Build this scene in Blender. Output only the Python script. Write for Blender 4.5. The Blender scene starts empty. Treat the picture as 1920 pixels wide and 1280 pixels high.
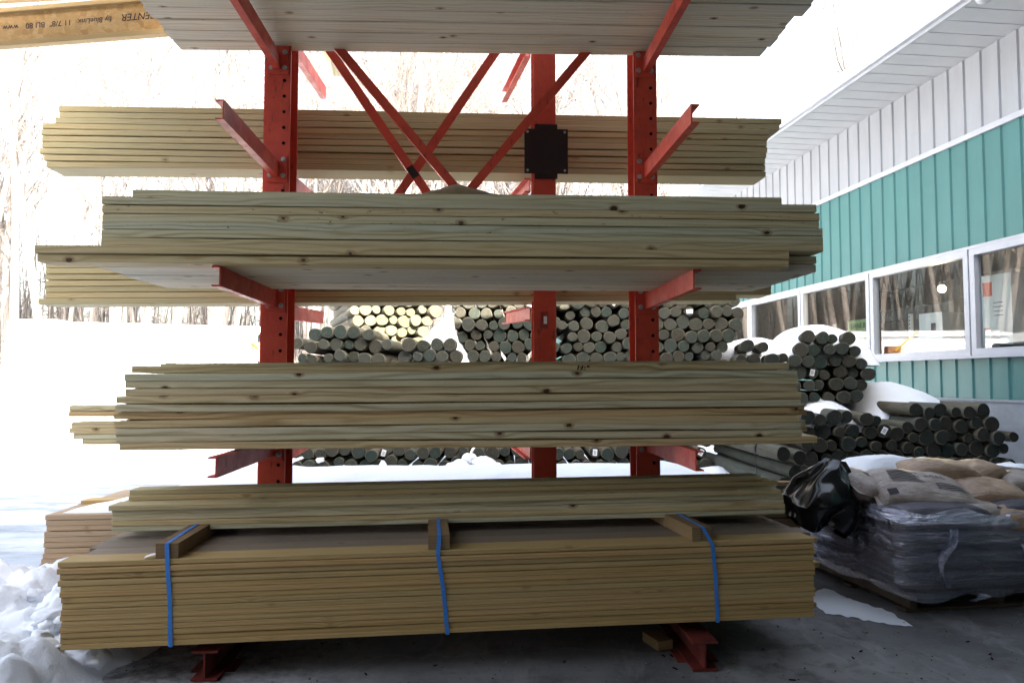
import bpy, math, random
from mathutils import Vector, Matrix, noise
S = bpy.context.scene
COL = S.collection
PI = math.pi
random.seed(7)
# ------------------------------------------------------------------ camera maths
F = 1400.0; HZ = 712.0; CAMH = 1.38
PITCH = math.atan((HZ-640)/F)
FWD = Vector((0, math.cos(PITCH), math.sin(PITCH)))
UPV = Vector((0, -math.sin(PITCH), math.cos(PITCH)))
CAM = Vector((0, 0, CAMH))
def at(px, py, Y):
    d = Vector(((px-960)/F, 0, 0)) + UPV*((640-py)/F) + FWD
    return CAM + d*(Y/d.y)
def proj(P):
    d = P-CAM; w = d.dot(FWD)
    return 960+F*d.x/w, 640-F*d.dot(UPV)/w
# ------------------------------------------------------------------ nodes / materials
class N:
    def __init__(self, name):
        self.m = bpy.data.materials.new(name); self.m.use_nodes = True
        self.t = self.m.node_tree; self.b = self.t.nodes['Principled BSDF']
        self.out = self.t.nodes['Material Output']
    def n(self, typ, **kw):
        o = self.t.nodes.new(typ)
        for k, v in kw.items(): setattr(o, k, v)
        return o
    def l(self, a, b): self.t.links.new(a, b)
    def math(self, op, a, b=None, c=None, clamp=False):
        o = self.n('ShaderNodeMath', operation=op); o.use_clamp = clamp
        for i, v in enumerate((a, b, c)):
            if v is None: continue
            if isinstance(v, (int, float)): o.inputs[i].default_value = v
            else: self.l(v, o.inputs[i])
        return o.outputs[0]
    def mix(self, f, a, b, mode='MIX'):
        o = self.n('ShaderNodeMix', data_type='RGBA', blend_type=mode)
        for s, v in ((o.inputs['Factor'], f), (o.inputs['A'], a), (o.inputs['B'], b)):
            if isinstance(v, (int, float)): s.default_value = v
            elif isinstance(v, tuple): s.default_value = (*v[:3], 1)
            else: self.l(v, s)
        return next(x for x in o.outputs if x.type == 'RGBA')
    def ramp(self, f, stops, interp='LINEAR'):
        o = self.n('ShaderNodeValToRGB'); o.color_ramp.interpolation = interp
        e = o.color_ramp.elements
        while len(e) < len(stops): e.new(0.5)
        for i, (p, c) in enumerate(stops):
            e[i].position = p; e[i].color = (*c, 1) if len(c) == 3 else c
        self.l(f, o.inputs[0]); return o.outputs['Color']
    def rng(self, f, a, b, c=0., d=1., smooth=False):
        o = self.n('ShaderNodeMapRange'); o.interpolation_type = 'SMOOTHSTEP' if smooth else 'LINEAR'
        self.l(f, o.inputs[0])
        for i, v in enumerate((a, b, c, d)): o.inputs[i+1].default_value = v
        return o.outputs[0]
    def coord(self, rand=True, kind='Object'):
        tc = self.n('ShaderNodeTexCoord').outputs[kind]
        if not rand: return tc, None
        r = self.n('ShaderNodeObjectInfo').outputs['Random']
        cx = self.n('ShaderNodeCombineXYZ')
        for i, k in enumerate((57.3, 31.7, 19.1)): self.l(self.math('MULTIPLY', r, k), cx.inputs[i])
        v = self.n('ShaderNodeVectorMath', operation='ADD'); self.l(tc, v.inputs[0]); self.l(cx.outputs[0], v.inputs[1])
        return v.outputs[0], r
    def scale(self, v, s):
        o = self.n('ShaderNodeVectorMath', operation='MULTIPLY'); self.l(v, o.inputs[0]); o.inputs[1].default_value = s
        return o.outputs[0]
    def noise(self, v, sc, det=3, rough=.55, dist=0.):
        o = self.n('ShaderNodeTexNoise'); self.l(v, o.inputs['Vector'])
        o.inputs['Scale'].default_value = sc; o.inputs['Detail'].default_value = det
        o.inputs['Roughness'].default_value = rough; o.inputs['Distortion'].default_value = dist
        return o.outputs['Fac']
    def bump(self, h, strength=.3, dist=.01):
        o = self.n('ShaderNodeBump'); self.l(h, o.inputs['Height'])
        o.inputs['Strength'].default_value = strength; o.inputs['Distance'].default_value = dist
        self.l(o.outputs[0], self.b.inputs['Normal'])
    def base(self, c):
        if isinstance(c, tuple): self.b.inputs['Base Color'].default_value = (*c, 1)
        else: self.l(c, self.b.inputs['Base Color'])
    def rough(self, r, spec=None, metal=None):
        if isinstance(r, (int, float)): self.b.inputs['Roughness'].default_value = r
        else: self.l(r, self.b.inputs['Roughness'])
        if spec is not None: self.b.inputs['Specular IOR Level'].default_value = spec
        if metal is not None: self.b.inputs['Metallic'].default_value = metal

def wood_mat(name, tints, dark=.72, freq=520., amp=.035, knot=1., stain=.35, spots=.0):
    q = N(name); v, r = q.coord()
    sx = q.n('ShaderNodeSeparateXYZ'); q.l(v, sx.inputs[0])
    yz = q.math('ADD', sx.outputs[1], sx.outputs[2])
    n1 = q.noise(q.scale(v, (.16, 1, 1)), 7, 2, .5, .3)
    kc = q.n('ShaderNodeCombineXYZ')
    q.l(q.math('MULTIPLY', sx.outputs[0], 2.0), kc.inputs[0]); q.l(q.math('MULTIPLY', yz, 3.2), kc.inputs[1])
    vo = q.n('ShaderNodeTexVoronoi', voronoi_dimensions='2D'); q.l(kc.outputs[0], vo.inputs['Vector']); vo.inputs['Scale'].default_value = 1.
    nk = q.noise(v, 60, 2)
    d = q.math('ADD', vo.outputs['Distance'], q.math('MULTIPLY', q.math('SUBTRACT', nk, .5), .03))
    kv = q.rng(q.noise(q.scale(v, (.8, .8, .8)), 1.7, 1), .34, .50, .3, 1.); ks = q.rng(q.noise(q.scale(v, (2, 2, 2)), 1.1, 1), .35, .65, .010, .03)
    kk = q.math('MULTIPLY', q.math('MULTIPLY', q.rng(q.math('SUBTRACT', d, ks), .0, .014, 1, 0, True), kv), knot)
    kr = q.math('MULTIPLY', q.rng(d, .036, .075, 1, 0, True), knot)
    kin = q.math('POWER', q.rng(d, .0, .24, 1, 0), 2.)
    g = q.math('ADD', yz, q.math('MULTIPLY', n1, amp*2))
    g = q.math('ADD', g, q.math('MULTIPLY', kin, .02))
    sn = q.math('MULTIPLY_ADD', q.math('SINE', q.math('MULTIPLY', g, freq)), .5, .5)
    sn = q.math('POWER', sn, 2.2)
    amt = q.rng(q.noise(q.scale(v, (.5, 6, 6)), 2, 2), .35, .65, .25, 1.)
    sn = q.math('MULTIPLY', sn, amt)
    fib = q.noise(q.scale(v, (2.5, 260, 260)), 1, 3, .6)
    tint = q.ramp(r, [(i/(len(tints)-1), tuple(min(.72, x*1.13) for x in t)) for i, t in enumerate(tints)])
    darkc = q.mix(1., tint, (dark, dark*.86, dark*.66), 'MULTIPLY')
    c = q.mix(sn, tint, darkc)
    c = q.mix(q.rng(fib, .3, .7, 0, .2), c, q.mix(1., c, (.72, .69, .64), 'MULTIPLY'))
    st = q.noise(q.scale(v, (.6, 9, 9)), 2.2, 5, .7)
    c = q.mix(q.math('MULTIPLY', q.rng(st, .54, .76, 0, 1.), stain), c, q.mix(1., c, (.48, .45, .42), 'MULTIPLY'))
    if spots:
        sp = q.noise(q.scale(v, (1, 2.2, 2.2)), 26, 3, .6)
        c = q.mix(q.math('MULTIPLY', q.rng(sp, .66, .74, 0, 1), spots), c, (.035, .02, .012))
    c = q.mix(q.math('MULTIPLY', kr, .55), c, (.20, .10, .035))
    c = q.mix(kk, c, (.055, .022, .009))
    q.base(c); q.rough(.72, .25)
    q.bump(q.math('ADD', q.math('MULTIPLY', sn, -.4), fib), .22, .002)
    return q.m
def end_mat(name, c0, c1):
    q = N(name); v, r = q.coord()
    w = q.n('ShaderNodeTexWave', wave_type='RINGS', rings_direction='X'); q.l(v, w.inputs['Vector'])
    w.inputs['Scale'].default_value = 30; w.inputs['Distortion'].default_value = 1.5
    c = q.mix(w.outputs['Fac'], c0, c1)
    q.base(q.mix(q.rng(q.noise(v, 40, 3), .4, .7, 0, .5), c, (.1, .09, .06))); q.rough(.85, .2); return q.m
GREEN = [(.535, .485, .31), (.49, .475, .33), (.54, .455, .255), (.47, .465, .335), (.52, .41, .215), (.525, .49, .355)]
M = {}
M['green'] = wood_mat('treated_pine_pale', GREEN, .70, 220, .065, 1., .25)
M['spotty'] = wood_mat('treated_pine_speckled', GREEN, .70, 260, .06, 1., .45, .9)
M['under'] = wood_mat('treated_pine_grey', [(.53, .51, .42), (.46, .45, .38), (.57, .53, .43), (.49, .48, .40)], .82, 200, .06, 1., .55, .3)
M['olive'] = wood_mat('treated_pine_olive', [(.45, .37, .20), (.41, .36, .21), (.47, .38, .21), (.40, .34, .19)], .86, 420, .025, .5, .3)
M['honey'] = wood_mat('decking_honey', [(.44, .30, .125), (.41, .30, .14), (.46, .31, .125), (.38, .27, .12), (.43, .31, .145), (.45, .295, .13)], .84, 420, .015, .22, .25)
M['greyed'] = wood_mat('decking_weathered', [(.20, .16, .12), (.24, .19, .14), (.17, .14, .115), (.22, .175, .13)], .8, 300, .03, .4, .5)
M['pinkish'] = wood_mat('decking_pinkish', [(.36, .26, .17), (.33, .245, .16), (.38, .28, .19)], .88, 420, .02, .3, .3)
M['mixed'] = wood_mat('framing_mixed', [(.53, .50, .33), (.54, .37, .175), (.51, .50, .36), (.54, .45, .25), (.51, .49, .34), (.53, .38, .185), (.53, .50, .34)], .62, 190, .075, 1.15, .22)
M['brownwood'] = wood_mat('dunnage_brown', [(.19, .12, .06), (.24, .16, .08)], .7, 400, .04, .6, .4)
M['palletwood'] = wood_mat('pallet_weathered', [(.075, .055, .04), (.09, .07, .05)], .7, 400, .04, .6, .4)
M['endgrain'] = end_mat('board_end', (.34, .29, .17), (.24, .19, .1))

def red_mat():
    q = N('red_steel_paint'); v, r = q.coord()
    n = q.noise(v, 9, 5, .65); s = q.noise(q.scale(v, (1, 1, .2)), 35, 4, .7)
    c = q.mix(q.rng(n, .35, .7), (.58, .070, .036), (.48, .050, .030))
    c = q.mix(q.rng(s, .60, .66, 0, .8), c, (.09, .03, .022))
    c = q.mix(q.rng(q.noise(v, 3.1, 5, .7), .55, .72, 0, .5), c, (.30, .036, .026))
    c = q.mix(q.rng(q.noise(v, 60, 3, .6), .7, .76, 0, .6), c, (.55, .3, .26))
    q.base(c); q.rough(q.rng(n, .3, .7, .38, .6), .4); q.bump(n, .1, .004); return q.m
M['red'] = red_mat()
def simple(name, c, r=.6, spec=.3, metal=0., var=.25, sc=12, bump=0., c2=None):
    q = N(name); v, _ = q.coord(); n = q.noise(v, sc, 4, .6)
    q.base(q.mix(q.rng(n, .3, .7), c, c2 or tuple(x*(1-var) for x in c))); q.rough(r, spec, metal)
    if bump: q.bump(n, bump, .01)
    return q.m
M['rusty'] = simple('rusty_dark_red', (.20, .034, .024), .7, .25, 0, .65, 7, .2)
M['darkplate'] = simple('dark_brown_plate', (.030, .016, .015), .55)
M['hole'] = simple('hole_dark', (.008, .006, .006), .9, .1)
M['zinc'] = simple('zinc_bolt', (.42, .42, .44), .45, .5, .4)
M['blue'] = simple('blue_strap', (.05, .24, .70), .4, .4, 0, .2, 60)
M['paper'] = simple('white_paper', (.78, .78, .80), .7, .2, 0, .05)
M['ink'] = simple('black_ink', (.02, .02, .022), .8, .1)
M['inkblue'] = simple('grey_ink', (.07, .06, .08), .8, .1)
def osb_mat():
    q = N('osb_web'); v, _ = q.coord()
    vo = q.n('ShaderNodeTexVoronoi'); q.l(q.scale(v, (1, 1, 1.)), vo.inputs['Vector']); vo.inputs['Scale'].default_value = 22; vo.inputs['Randomness'].default_value = 1
    vs = q.n('ShaderNodeTexNoise'); q.l(vo.outputs['Color'], vs.inputs['Vector']); vs.inputs['Scale'].default_value = 3
    fib = q.noise(q.scale(v, (40, 10, 160)), 1, 4, .7)
    c = q.ramp(vs.outputs['Fac'], [(.3, (.46, .25, .08)), (.5, (.62, .38, .15)), (.7, (.70, .47, .21))])
    c = q.mix(q.rng(fib, .35, .7, 0, .45), c, (.33, .16, .05))
    q.base(c); q.rough(.6, .3); return q.m
M['osb'] = osb_mat()
M['flange'] = wood_mat('joist_flange', [(.52, .37, .18), (.50, .35, .17)], .8, 900, .02, .2, .2)
def snow_mat(name, dirt_shade=0., sc=1.):
    q = N(name); v, _ = q.coord(False)
    n = q.noise(v, 3*sc, 6, .6); f = q.noise(v, 90*sc, 3, .6)
    c = q.mix(q.rng(n, .35, .7), (.86, .88, .92), (.80, .83, .89))
    if dirt_shade:
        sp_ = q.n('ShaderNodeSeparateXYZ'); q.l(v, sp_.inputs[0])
        lane_shade = q.math('MULTIPLY', q.rng(sp_.outputs[1], 15, 9.5, 0, 1, True), q.rng(sp_.outputs[0], -1.5, -2.8, 0, 1, True))  # ploughed lane, and the near yard's shade put into its colour
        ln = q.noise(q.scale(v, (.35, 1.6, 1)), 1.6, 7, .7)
        c = q.mix(q.math('MULTIPLY', lane_shade, q.rng(ln, .38, .60, .45, 1)), c, (.20, .235, .275))
        dn = q.noise(q.scale(v, (.35, 1.3, 1)), 1.3, 6, .68)
        c = q.mix(q.math('MULTIPLY', q.rng(dn, .46, .64), dirt_shade), c, (.36, .40, .46))  # icy tracks, darkened further to put bluish shade into the snow colour
    q.base(c); q.rough(.75, .2)
    q.bump(q.math('ADD', q.math('MULTIPLY', n, 1.5), q.math('MULTIPLY', f, .15)), .5, .03); return q.m
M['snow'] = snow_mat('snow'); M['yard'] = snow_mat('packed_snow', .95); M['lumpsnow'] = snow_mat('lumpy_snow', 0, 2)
def concrete_mat():
    q = N('concrete_floor'); v, _ = q.coord(False)
    n = q.noise(v, .9, 7, .62, .4); f = q.noise(v, 120, 4, .7); m = q.noise(v, 9, 5, .65)
    c = q.ramp(n, [(.3, (.10, .098, .10)), (.5, (.17, .167, .17)), (.72, (.26, .255, .255))])
    c = q.mix(q.rng(m, .52, .75, 0, .6), c, (.085, .08, .08))
    c = q.mix(q.rng(f, .62, .72, 0, .55), c, (.36, .36, .36))
    vo = q.n('ShaderNodeTexVoronoi', feature='DISTANCE_TO_EDGE'); 
    wv = q.n('ShaderNodeVectorMath', operation='ADD'); q.l(v, wv.inputs[0])
    dn = q.n('ShaderNodeTexNoise'); q.l(v, dn.inputs['Vector']); dn.inputs['Scale'].default_value = 2.2; dn.inputs['Detail'].default_value = 5
    ds = q.scale(dn.outputs['Color'], (.45, .45, 0)); q.l(ds, wv.inputs[1])
    q.l(wv.outputs[0], vo.inputs['Vector']); vo.inputs['Scale'].default_value = .42
    ck = q.rng(vo.outputs['Distance'], .0, .007, 1, 0)
    c = q.mix(q.math('MULTIPLY', ck, .45), c, (.30, .29, .28))
    rs = q.noise(v, 1.7, 5, .6)
    c = q.mix(q.rng(rs, .62, .72, 0, .45), c, (.20, .10, .07))
    g2 = q.noise(q.scale(v, (1, 2.5, 1)), 28, 5, .75); c = q.mix(q.rng(g2, .56, .70, 0, .5), c, (.30, .295, .29))
    g3 = q.noise(v, 4, 6, .7); c = q.mix(q.rng(g3, .52, .64, 0, .7), c, (.075, .07, .07))
    g4 = q.noise(q.scale(v, (1.2, .5, 1)), 2.6, 6, .7, .8); c = q.mix(q.rng(g4, .54, .64, 0, .5), c, (.30, .295, .295))
    sx = q.n('ShaderNodeSeparateXYZ'); q.l(v, sx.inputs[0])
    fr = q.math('MULTIPLY', q.rng(sx.outputs[0], -.5, -2.1, 0, 1), q.rng(q.noise(v, 16, 6, .75), .42, .58, 0, .8))
    c = q.mix(fr, c, (.55, .56, .6))
    q.base(c); q.rough(q.rng(n, .3, .7, .62, .85), .3)
    q.bump(q.math('ADD', f, q.math('MULTIPLY', m, 1.5)), .35, .006); return q.m
M['concrete'] = concrete_mat()
def logend_mat(name='post_end_grain', k=.38):
    q = N(name); v, r = q.coord(False); r = q.n('ShaderNodeObjectInfo').outputs['Random']
    # local axis of a post is Y: rings in XZ
    sx = q.n('ShaderNodeSeparateXYZ'); q.l(v, sx.inputs[0])
    rr = q.math('SQRT', q.math('ADD', q.math('POWER', sx.outputs[0], 2.), q.math('POWER', sx.outputs[2], 2.)))
    seed = q.n('ShaderNodeCombineXYZ'); q.l(q.math('MULTIPLY', r, 50), seed.inputs[1]); 
    ad = q.n('ShaderNodeVectorMath', operation='ADD'); q.l(v, ad.inputs[0]); q.l(seed.outputs[0], ad.inputs[1])
    n = q.noise(ad.outputs[0], 14, 3); nf = q.noise(ad.outputs[0], 90, 3, .7)
    ring = q.math('MULTIPLY_ADD', q.math('SINE', q.math('MULTIPLY', q.math('ADD', rr, q.math('MULTIPLY', n, .02)), 780)), .5, .5)
    ang = q.math('ARCTAN2', sx.outputs[0], sx.outputs[2])
    ac = q.n('ShaderNodeCombineXYZ'); q.l(q.math('MULTIPLY', ang, 2.6), ac.inputs[0]); q.l(q.math('MULTIPLY', rr, 4), ac.inputs[1]); q.l(q.math('MULTIPLY', r, 71), ac.inputs[2])
    crk = q.rng(q.noise(ac.outputs[0], 4, 2), .63, .72, 0, 1)
    tint = q.ramp(r, [(0, (.09, .082, .062)), (.15, (.105, .108, .092)), (.3, (.06, .088, .074)), (.42, (.115, .108, .082)), (.55, (.048, .085, .073)), (.68, (.085, .075, .055)), (.8, (.115, .118, .098)), (.9, (.066, .09, .08)), (1, (.12, .115, .09))])
    c = q.mix(q.math('MULTIPLY', ring, .5), tint, q.mix(1., tint, (.55, .5, .45), 'MULTIPLY'))
    c = q.mix(q.rng(nf, .52, .72, 0, .8), c, (.24, .23, .20))
    c = q.mix(q.rng(n, .56, .75, 0, .55), c, (.035, .085, .07))
    c = q.mix(q.math('MULTIPLY', crk, .6), c, (.03, .025, .02))
    c = q.mix(q.rng(rr, .004, .009, .6, 0), c, (.2, .17, .12))
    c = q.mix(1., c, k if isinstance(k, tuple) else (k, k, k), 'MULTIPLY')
    q.base(c); q.rough(.85, .15); q.bump(q.math('ADD', ring, nf), .3, .003); return q.m
M['logend'] = logend_mat(); M['logenddark'] = logend_mat('dark_post_end', .24); M['logendsunlit'] = logend_mat('sunlit_post_end', (1.05, .9, .68))  # third copy has sunlight put into its colour; second copy is simply darker
def bark_mat():
    q = N('treated_post_side'); v, r = q.coord()
    n = q.noise(q.scale(v, (3, .5, 3)), 8, 5, .65)
    tint = q.ramp(r, [(0, (.11, .11, .08)), (.5, (.14, .122, .09)), (1, (.095, .106, .088))])
    c = q.mix(q.rng(n, .4, .7, 0, .8), tint, (.07, .06, .045))
    q.base(c); q.rough(.85, .15); q.bump(n, .5, .008); return q.m
M['logbark'] = bark_mat()
M['band'] = simple('black_band', (.012, .011, .016), .45)
def tree_mat(name, c1, c2):
    q = N(name); v, r = q.coord()
    n = q.noise(q.scale(v, (3, 3, .4)), 5, 4, .65)
    t = q.mix(r, c1, c2)
    q.base(q.mix(q.rng(n, .4, .68, 0, .6), t, q.mix(1., t, (.5, .48, .46), 'MULTIPLY'))); q.rough(.9, .1); return q.m
M['bark'] = tree_mat('tree_bark', (.205, .186, .177), (.16, .145, .138)); M['twig'] = tree_mat('tree_twig', (.185, .167, .16), (.155, .14, .135))

# ------------------------------------------------------------------ mesh builder
class MB:
    def __init__(s): s.v = []; s.f = []; s.mi = []; s.sm = []
    def add(s, verts, faces, mi=0, smooth=False):
        o = len(s.v); s.v += [tuple(v) for v in verts]
        for f in faces: s.f.append([i+o for i in f]); s.mi.append(mi); s.sm.append(smooth)
    def box(s, c, d, R=None, mi=0, ch=0.):
        hx, hy, hz = d[0]/2, d[1]/2, d[2]/2; c = Vector(c)
        if ch <= 0:
            vs = [Vector((x*hx, y*hy, z*hz)) for x in (-1, 1) for y in (-1, 1) for z in (-1, 1)]
            fs = [(0, 1, 3, 2), (4, 6, 7, 5), (0, 4, 5, 1), (2, 3, 7, 6), (0, 2, 6, 4), (1, 5, 7, 3)]
        else:
            vs = []; 
            for (ax, hx2) in ((-hx, -1), (hx, 1)):
                pass
            prof = [(-hy+ch, -hz), (hy-ch, -hz), (hy, -hz+ch), (hy, hz-ch), (hy-ch, hz), (-hy+ch, hz), (-hy, hz-ch), (-hy, -hz+ch)]
            vs = [Vector((x, y, z)) for x in (-hx, hx) for y, z in prof]
            fs = [tuple(range(7, -1, -1)), tuple(range(8, 16))] + [(i, (i+1) % 8, 8+(i+1) % 8, 8+i) for i in range(8)]
        if R is not None: vs = [R @ v for v in vs]
        s.add([v+c for v in vs], fs, mi)
    def prism(s, prof, p0, p1, side, up, mi=0, caps=True, mcap=None):
        p0 = Vector(p0); p1 = Vector(p1); n = len(prof)
        vs = [p+side*a+up*b for p in (p0, p1) for a, b in prof]
        s.add(vs, [(i, (i+1) % n, n+(i+1) % n, n+i) for i in range(n)], mi)
        if caps: s.add(vs, [tuple(range(n-1, -1, -1)), tuple(range(n, 2*n))], mi if mcap is None else mcap)
    def tube(s, pts, rad, sides=6, mi=0, caps=True, smooth=True):
        pts = [Vector(p) for p in pts]; n = len(pts)
        rad = rad if isinstance(rad, (list, tuple)) else [rad]*n
        vs = []; ref = Vector((.31, .17, .93))
        for i, p in enumerate(pts):
            t = (pts[min(i+1, n-1)]-pts[max(i-1, 0)])
            t = t.normalized() if t.length > 1e-9 else Vector((0, 0, 1))
            a = t.cross(ref); a = a if a.length > .05 else t.cross(Vector((1, 0, 0))); a.normalize(); b = t.cross(a)
            for k in range(sides):
                w = 2*PI*k/sides; vs.append(p+(a*math.cos(w)+b*math.sin(w))*rad[i])
        fs = [(i*sides+k, i*sides+(k+1) % sides, (i+1)*sides+(k+1) % sides, (i+1)*sides+k) for i in range(n-1) for k in range(sides)]
        s.add(vs, fs, mi, smooth)
        if caps: s.add(vs, [tuple(range(sides-1, -1, -1)), tuple(range((n-1)*sides, n*sides))], mi)
    def cyl(s, c, axis, r, h, sides=12, mi=0, smooth=False):
        c = Vector(c); axis = Vector(axis).normalized(); s.tube([c-axis*h/2, c+axis*h/2], r, sides, mi, True, smooth)
    def grid(s, nx, ny, fn, mi=0, smooth=True, flip=False):
        vs = [fn(i/nx, j/ny) for j in range(ny+1) for i in range(nx+1)]
        fs = []
        for j in range(ny):
            for i in range(nx):
                a = j*(nx+1)+i; q = (a, a+1, a+nx+2, a+nx+1); fs.append(q[::-1] if flip else q)
        s.add(vs, fs, mi, smooth)
    def ball(s, c, r, nu=12, nv=8, mi=0, sc=(1, 1, 1), wob=0., seed=0):
        c = Vector(c); vs = []
        for j in range(nv+1):
            th = PI*j/nv
            for i in range(nu):
                ph = 2*PI*i/nu; d = Vector((math.sin(th)*math.cos(ph), math.sin(th)*math.sin(ph), math.cos(th)))
                k = 1+wob*noise.noise(d*1.7+Vector((seed*3.1, seed*1.7, 0)))
                vs.append(c+Vector((d.x*sc[0], d.y*sc[1], d.z*sc[2]))*r*k)
        fs = [(j*nu+i, (j+1)*nu+i, (j+1)*nu+(i+1) % nu, j*nu+(i+1) % nu) for j in range(nv) for i in range(nu)]
        s.add(vs, fs, mi, True)
    def mesh(s, name, mats):
        me = bpy.data.meshes.new(name); me.from_pydata(s.v, [], s.f)
        for m in (mats if isinstance(mats, (list, tuple)) else [mats]): me.materials.append(m)
        for p, mi, sm in zip(me.polygons, s.mi, s.sm): p.material_index = mi; p.use_smooth = sm
        me.validate(); me.update(); return me
    def build(s, name, mats, parent=None, loc=None, R=None):
        o = bpy.data.objects.new(name, s.mesh(name, mats)); COL.objects.link(o)
        if loc is not None or R is not None:
            o.matrix_world = Matrix.Translation(Vector(loc or (0, 0, 0))) @ (R.to_4x4() if R is not None else Matrix())
        if parent is not None: o.parent = parent; o.matrix_parent_inverse = Matrix()
        return o
def tag(o, label, cat, group=None, kind=None):
    if label: o['label'] = label
    if cat: o['category'] = cat
    if group: o['group'] = group
    if kind: o['kind'] = kind
    return o
def struct(o, label=None, cat=None):
    o['kind'] = 'structure'
    if label: o['label'] = label
    if cat: o['category'] = cat
    return o
def empty(name, loc, R=None):
    o = bpy.data.objects.new(name, None); COL.objects.link(o); o.empty_display_size = .2
    o.matrix_world = Matrix.Translation(Vector(loc)) @ (R.to_4x4() if R is not None else Matrix()); return o
def newobj(name, me, loc, R=None):
    o = bpy.data.objects.new(name, me); COL.objects.link(o)
    o.matrix_world = Matrix.Translation(Vector(loc)) @ (R.to_4x4() if R is not None else Matrix()); return o
def rotz(a): return Matrix.Rotation(a, 3, 'Z')
def text_mb(s, size, depth=.001, mi=0):
    cu = bpy.data.curves.new('t', 'FONT'); cu.body = s; cu.size = size; cu.extrude = depth; cu.align_x = 'LEFT'
    ob = bpy.data.objects.new('t', cu); COL.objects.link(ob)
    dg = bpy.context.evaluated_depsgraph_get(); me = bpy.data.meshes.new_from_object(ob.evaluated_get(dg))
    mb = MB(); mb.add([v.co.copy() for v in me.vertices], [tuple(p.vertices) for p in me.polygons], mi)
    bpy.data.objects.remove(ob); bpy.data.curves.remove(cu); bpy.data.meshes.remove(me); return mb
ORD = ['first', 'second', 'third', 'fourth', 'fifth', 'sixth', 'seventh', 'eighth', 'ninth', 'tenth', 'eleventh', 'twelfth', 'thirteenth', 'fourteenth', 'fifteenth', 'sixteenth']

# ------------------------------------------------------------------ boards
def board_mesh(L, T, W, seed, bow=.004, mats=None, twist=0.):
    rnd = random.Random(seed); n = 16; c = min(.0028, T*.1)
    hy, hz = W/2, T/2
    prof = [(-hy+c, -hz), (hy-c, -hz), (hy, -hz+c), (hy, hz-c), (hy-c, hz), (-hy+c, hz), (-hy, hz-c), (-hy, -hz+c)]
    b1 = rnd.uniform(-1, 1)*bow; b2 = rnd.uniform(-1, 1)*bow*1.5; b3 = rnd.uniform(-.5, .5)*bow
    mb = MB(); vs = []
    for i in range(n+1):
        t = i/n; x = (t-.5)*L
        dz = b1*(4*t*(1-t)-.5)+b3*math.sin(t*2*PI); dy = b2*(4*t*(1-t)-.5)
        for y, z in prof: vs.append((x, y+dy, z+dz+twist*(t-.5)*y))
    fs = [(i*8+k, i*8+(k+1) % 8, (i+1)*8+(k+1) % 8, (i+1)*8+k) for i in range(n) for k in range(8)]
    mb.add(vs, [f[::-1] for f in fs], 0)
    mb.add(vs, [tuple(range(8)), tuple(range(n*8+7, n*8-1, -1))], 1)
    return mb.mesh('board', mats)
class Frame:
    """stack frame: origin at the lower left front corner, x along the boards, y away from the camera"""
    def __init__(s, A, B):
        s.A = at(*A); s.B = at(*B); s.x = (s.B-s.A).normalized(); s.y = Vector((-s.x.y, s.x.x, 0)).normalized(); s.z = s.x.cross(s.y)
        s.R = Matrix((s.x, s.y, s.z)).transposed()
    def p(s, x, y, z): return s.A+s.x*x+s.y*y+s.z*z
    def xpix(s, px, y=0., z=0.):
        lo, hi = -3., 9.
        for _ in range(40):
            m = (lo+hi)/2
            if proj(s.p(m, y, z))[0] < px: lo = m
            else: hi = m
        return (lo+hi)/2
SEED = [100]
def add_board(fr, x0, x1, y, z, T, W, mat, label, group, bow=.003, rot=0., twist=0., name='board'):
    SEED[0] += 1
    me = board_mesh(x1-x0, T, W, SEED[0], bow, [mat, M['endgrain']], twist)
    R = fr.R @ Matrix.Rotation(rot, 3, 'Y')
    o = newobj(name, me, fr.p((x0+x1)/2, y+W/2, z+T/2), R)
    return tag(o, label, 'board', group)
def stack(fr, layers, T, W, rows, mat, where, group, gap=.0012, seed=1, allrows=(0, -1), bow=.003, rowshift=None, mats=None, under=None, jit=.012, rowsof=None, topmat=None):
    rnd = random.Random(seed); n = len(layers); z = 0.
    for i, (l, r, sb, extra) in enumerate(layers):
        z += extra
        k = n-1-i
        x0 = fr.xpix(l, sb, z); x1 = fr.xpix(r, sb, z)
        nm = ('top' if k == 0 else 'bottom' if k == n-1 else ORD[k])
        full = i in [a % n for a in allrows]
        nr = rowsof[i] if rowsof else rows
        for j in range(nr):
            if not full and j not in (0, 1, nr-1): continue
            sh = (rowshift(i, j) if rowshift else 0)+(rnd.uniform(-jit, jit) if j else 0)
            if j == 0:
                lab = f"{nm} board at the front of {where}" if nm in ('top', 'bottom') else f"{nm} board from the top at the front of {where}"
            elif i == 0: lab = f"{ORD[j]} board from the front in the lowest layer of {where}"
            elif i == n-1: lab = f"{ORD[j]} board from the front in the top layer of {where}"
            else: lab = f"{nm} board from the top, {ORD[j]} from the front, in {where}"
            mm = mats[i] if mats else mat
            if j and i == 0 and under: mm = under
            if topmat and j and i == n-1: mm = topmat
            add_board(fr, x0+sh, x1+sh, sb+j*(W+.003)+(0 if j else rnd.uniform(-.004, .004)), z, T, W, mm, lab, group, bow)
        z += T+gap*rnd.choice((.5, .8, 1., 1.3, 2.2))
    return z
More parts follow.
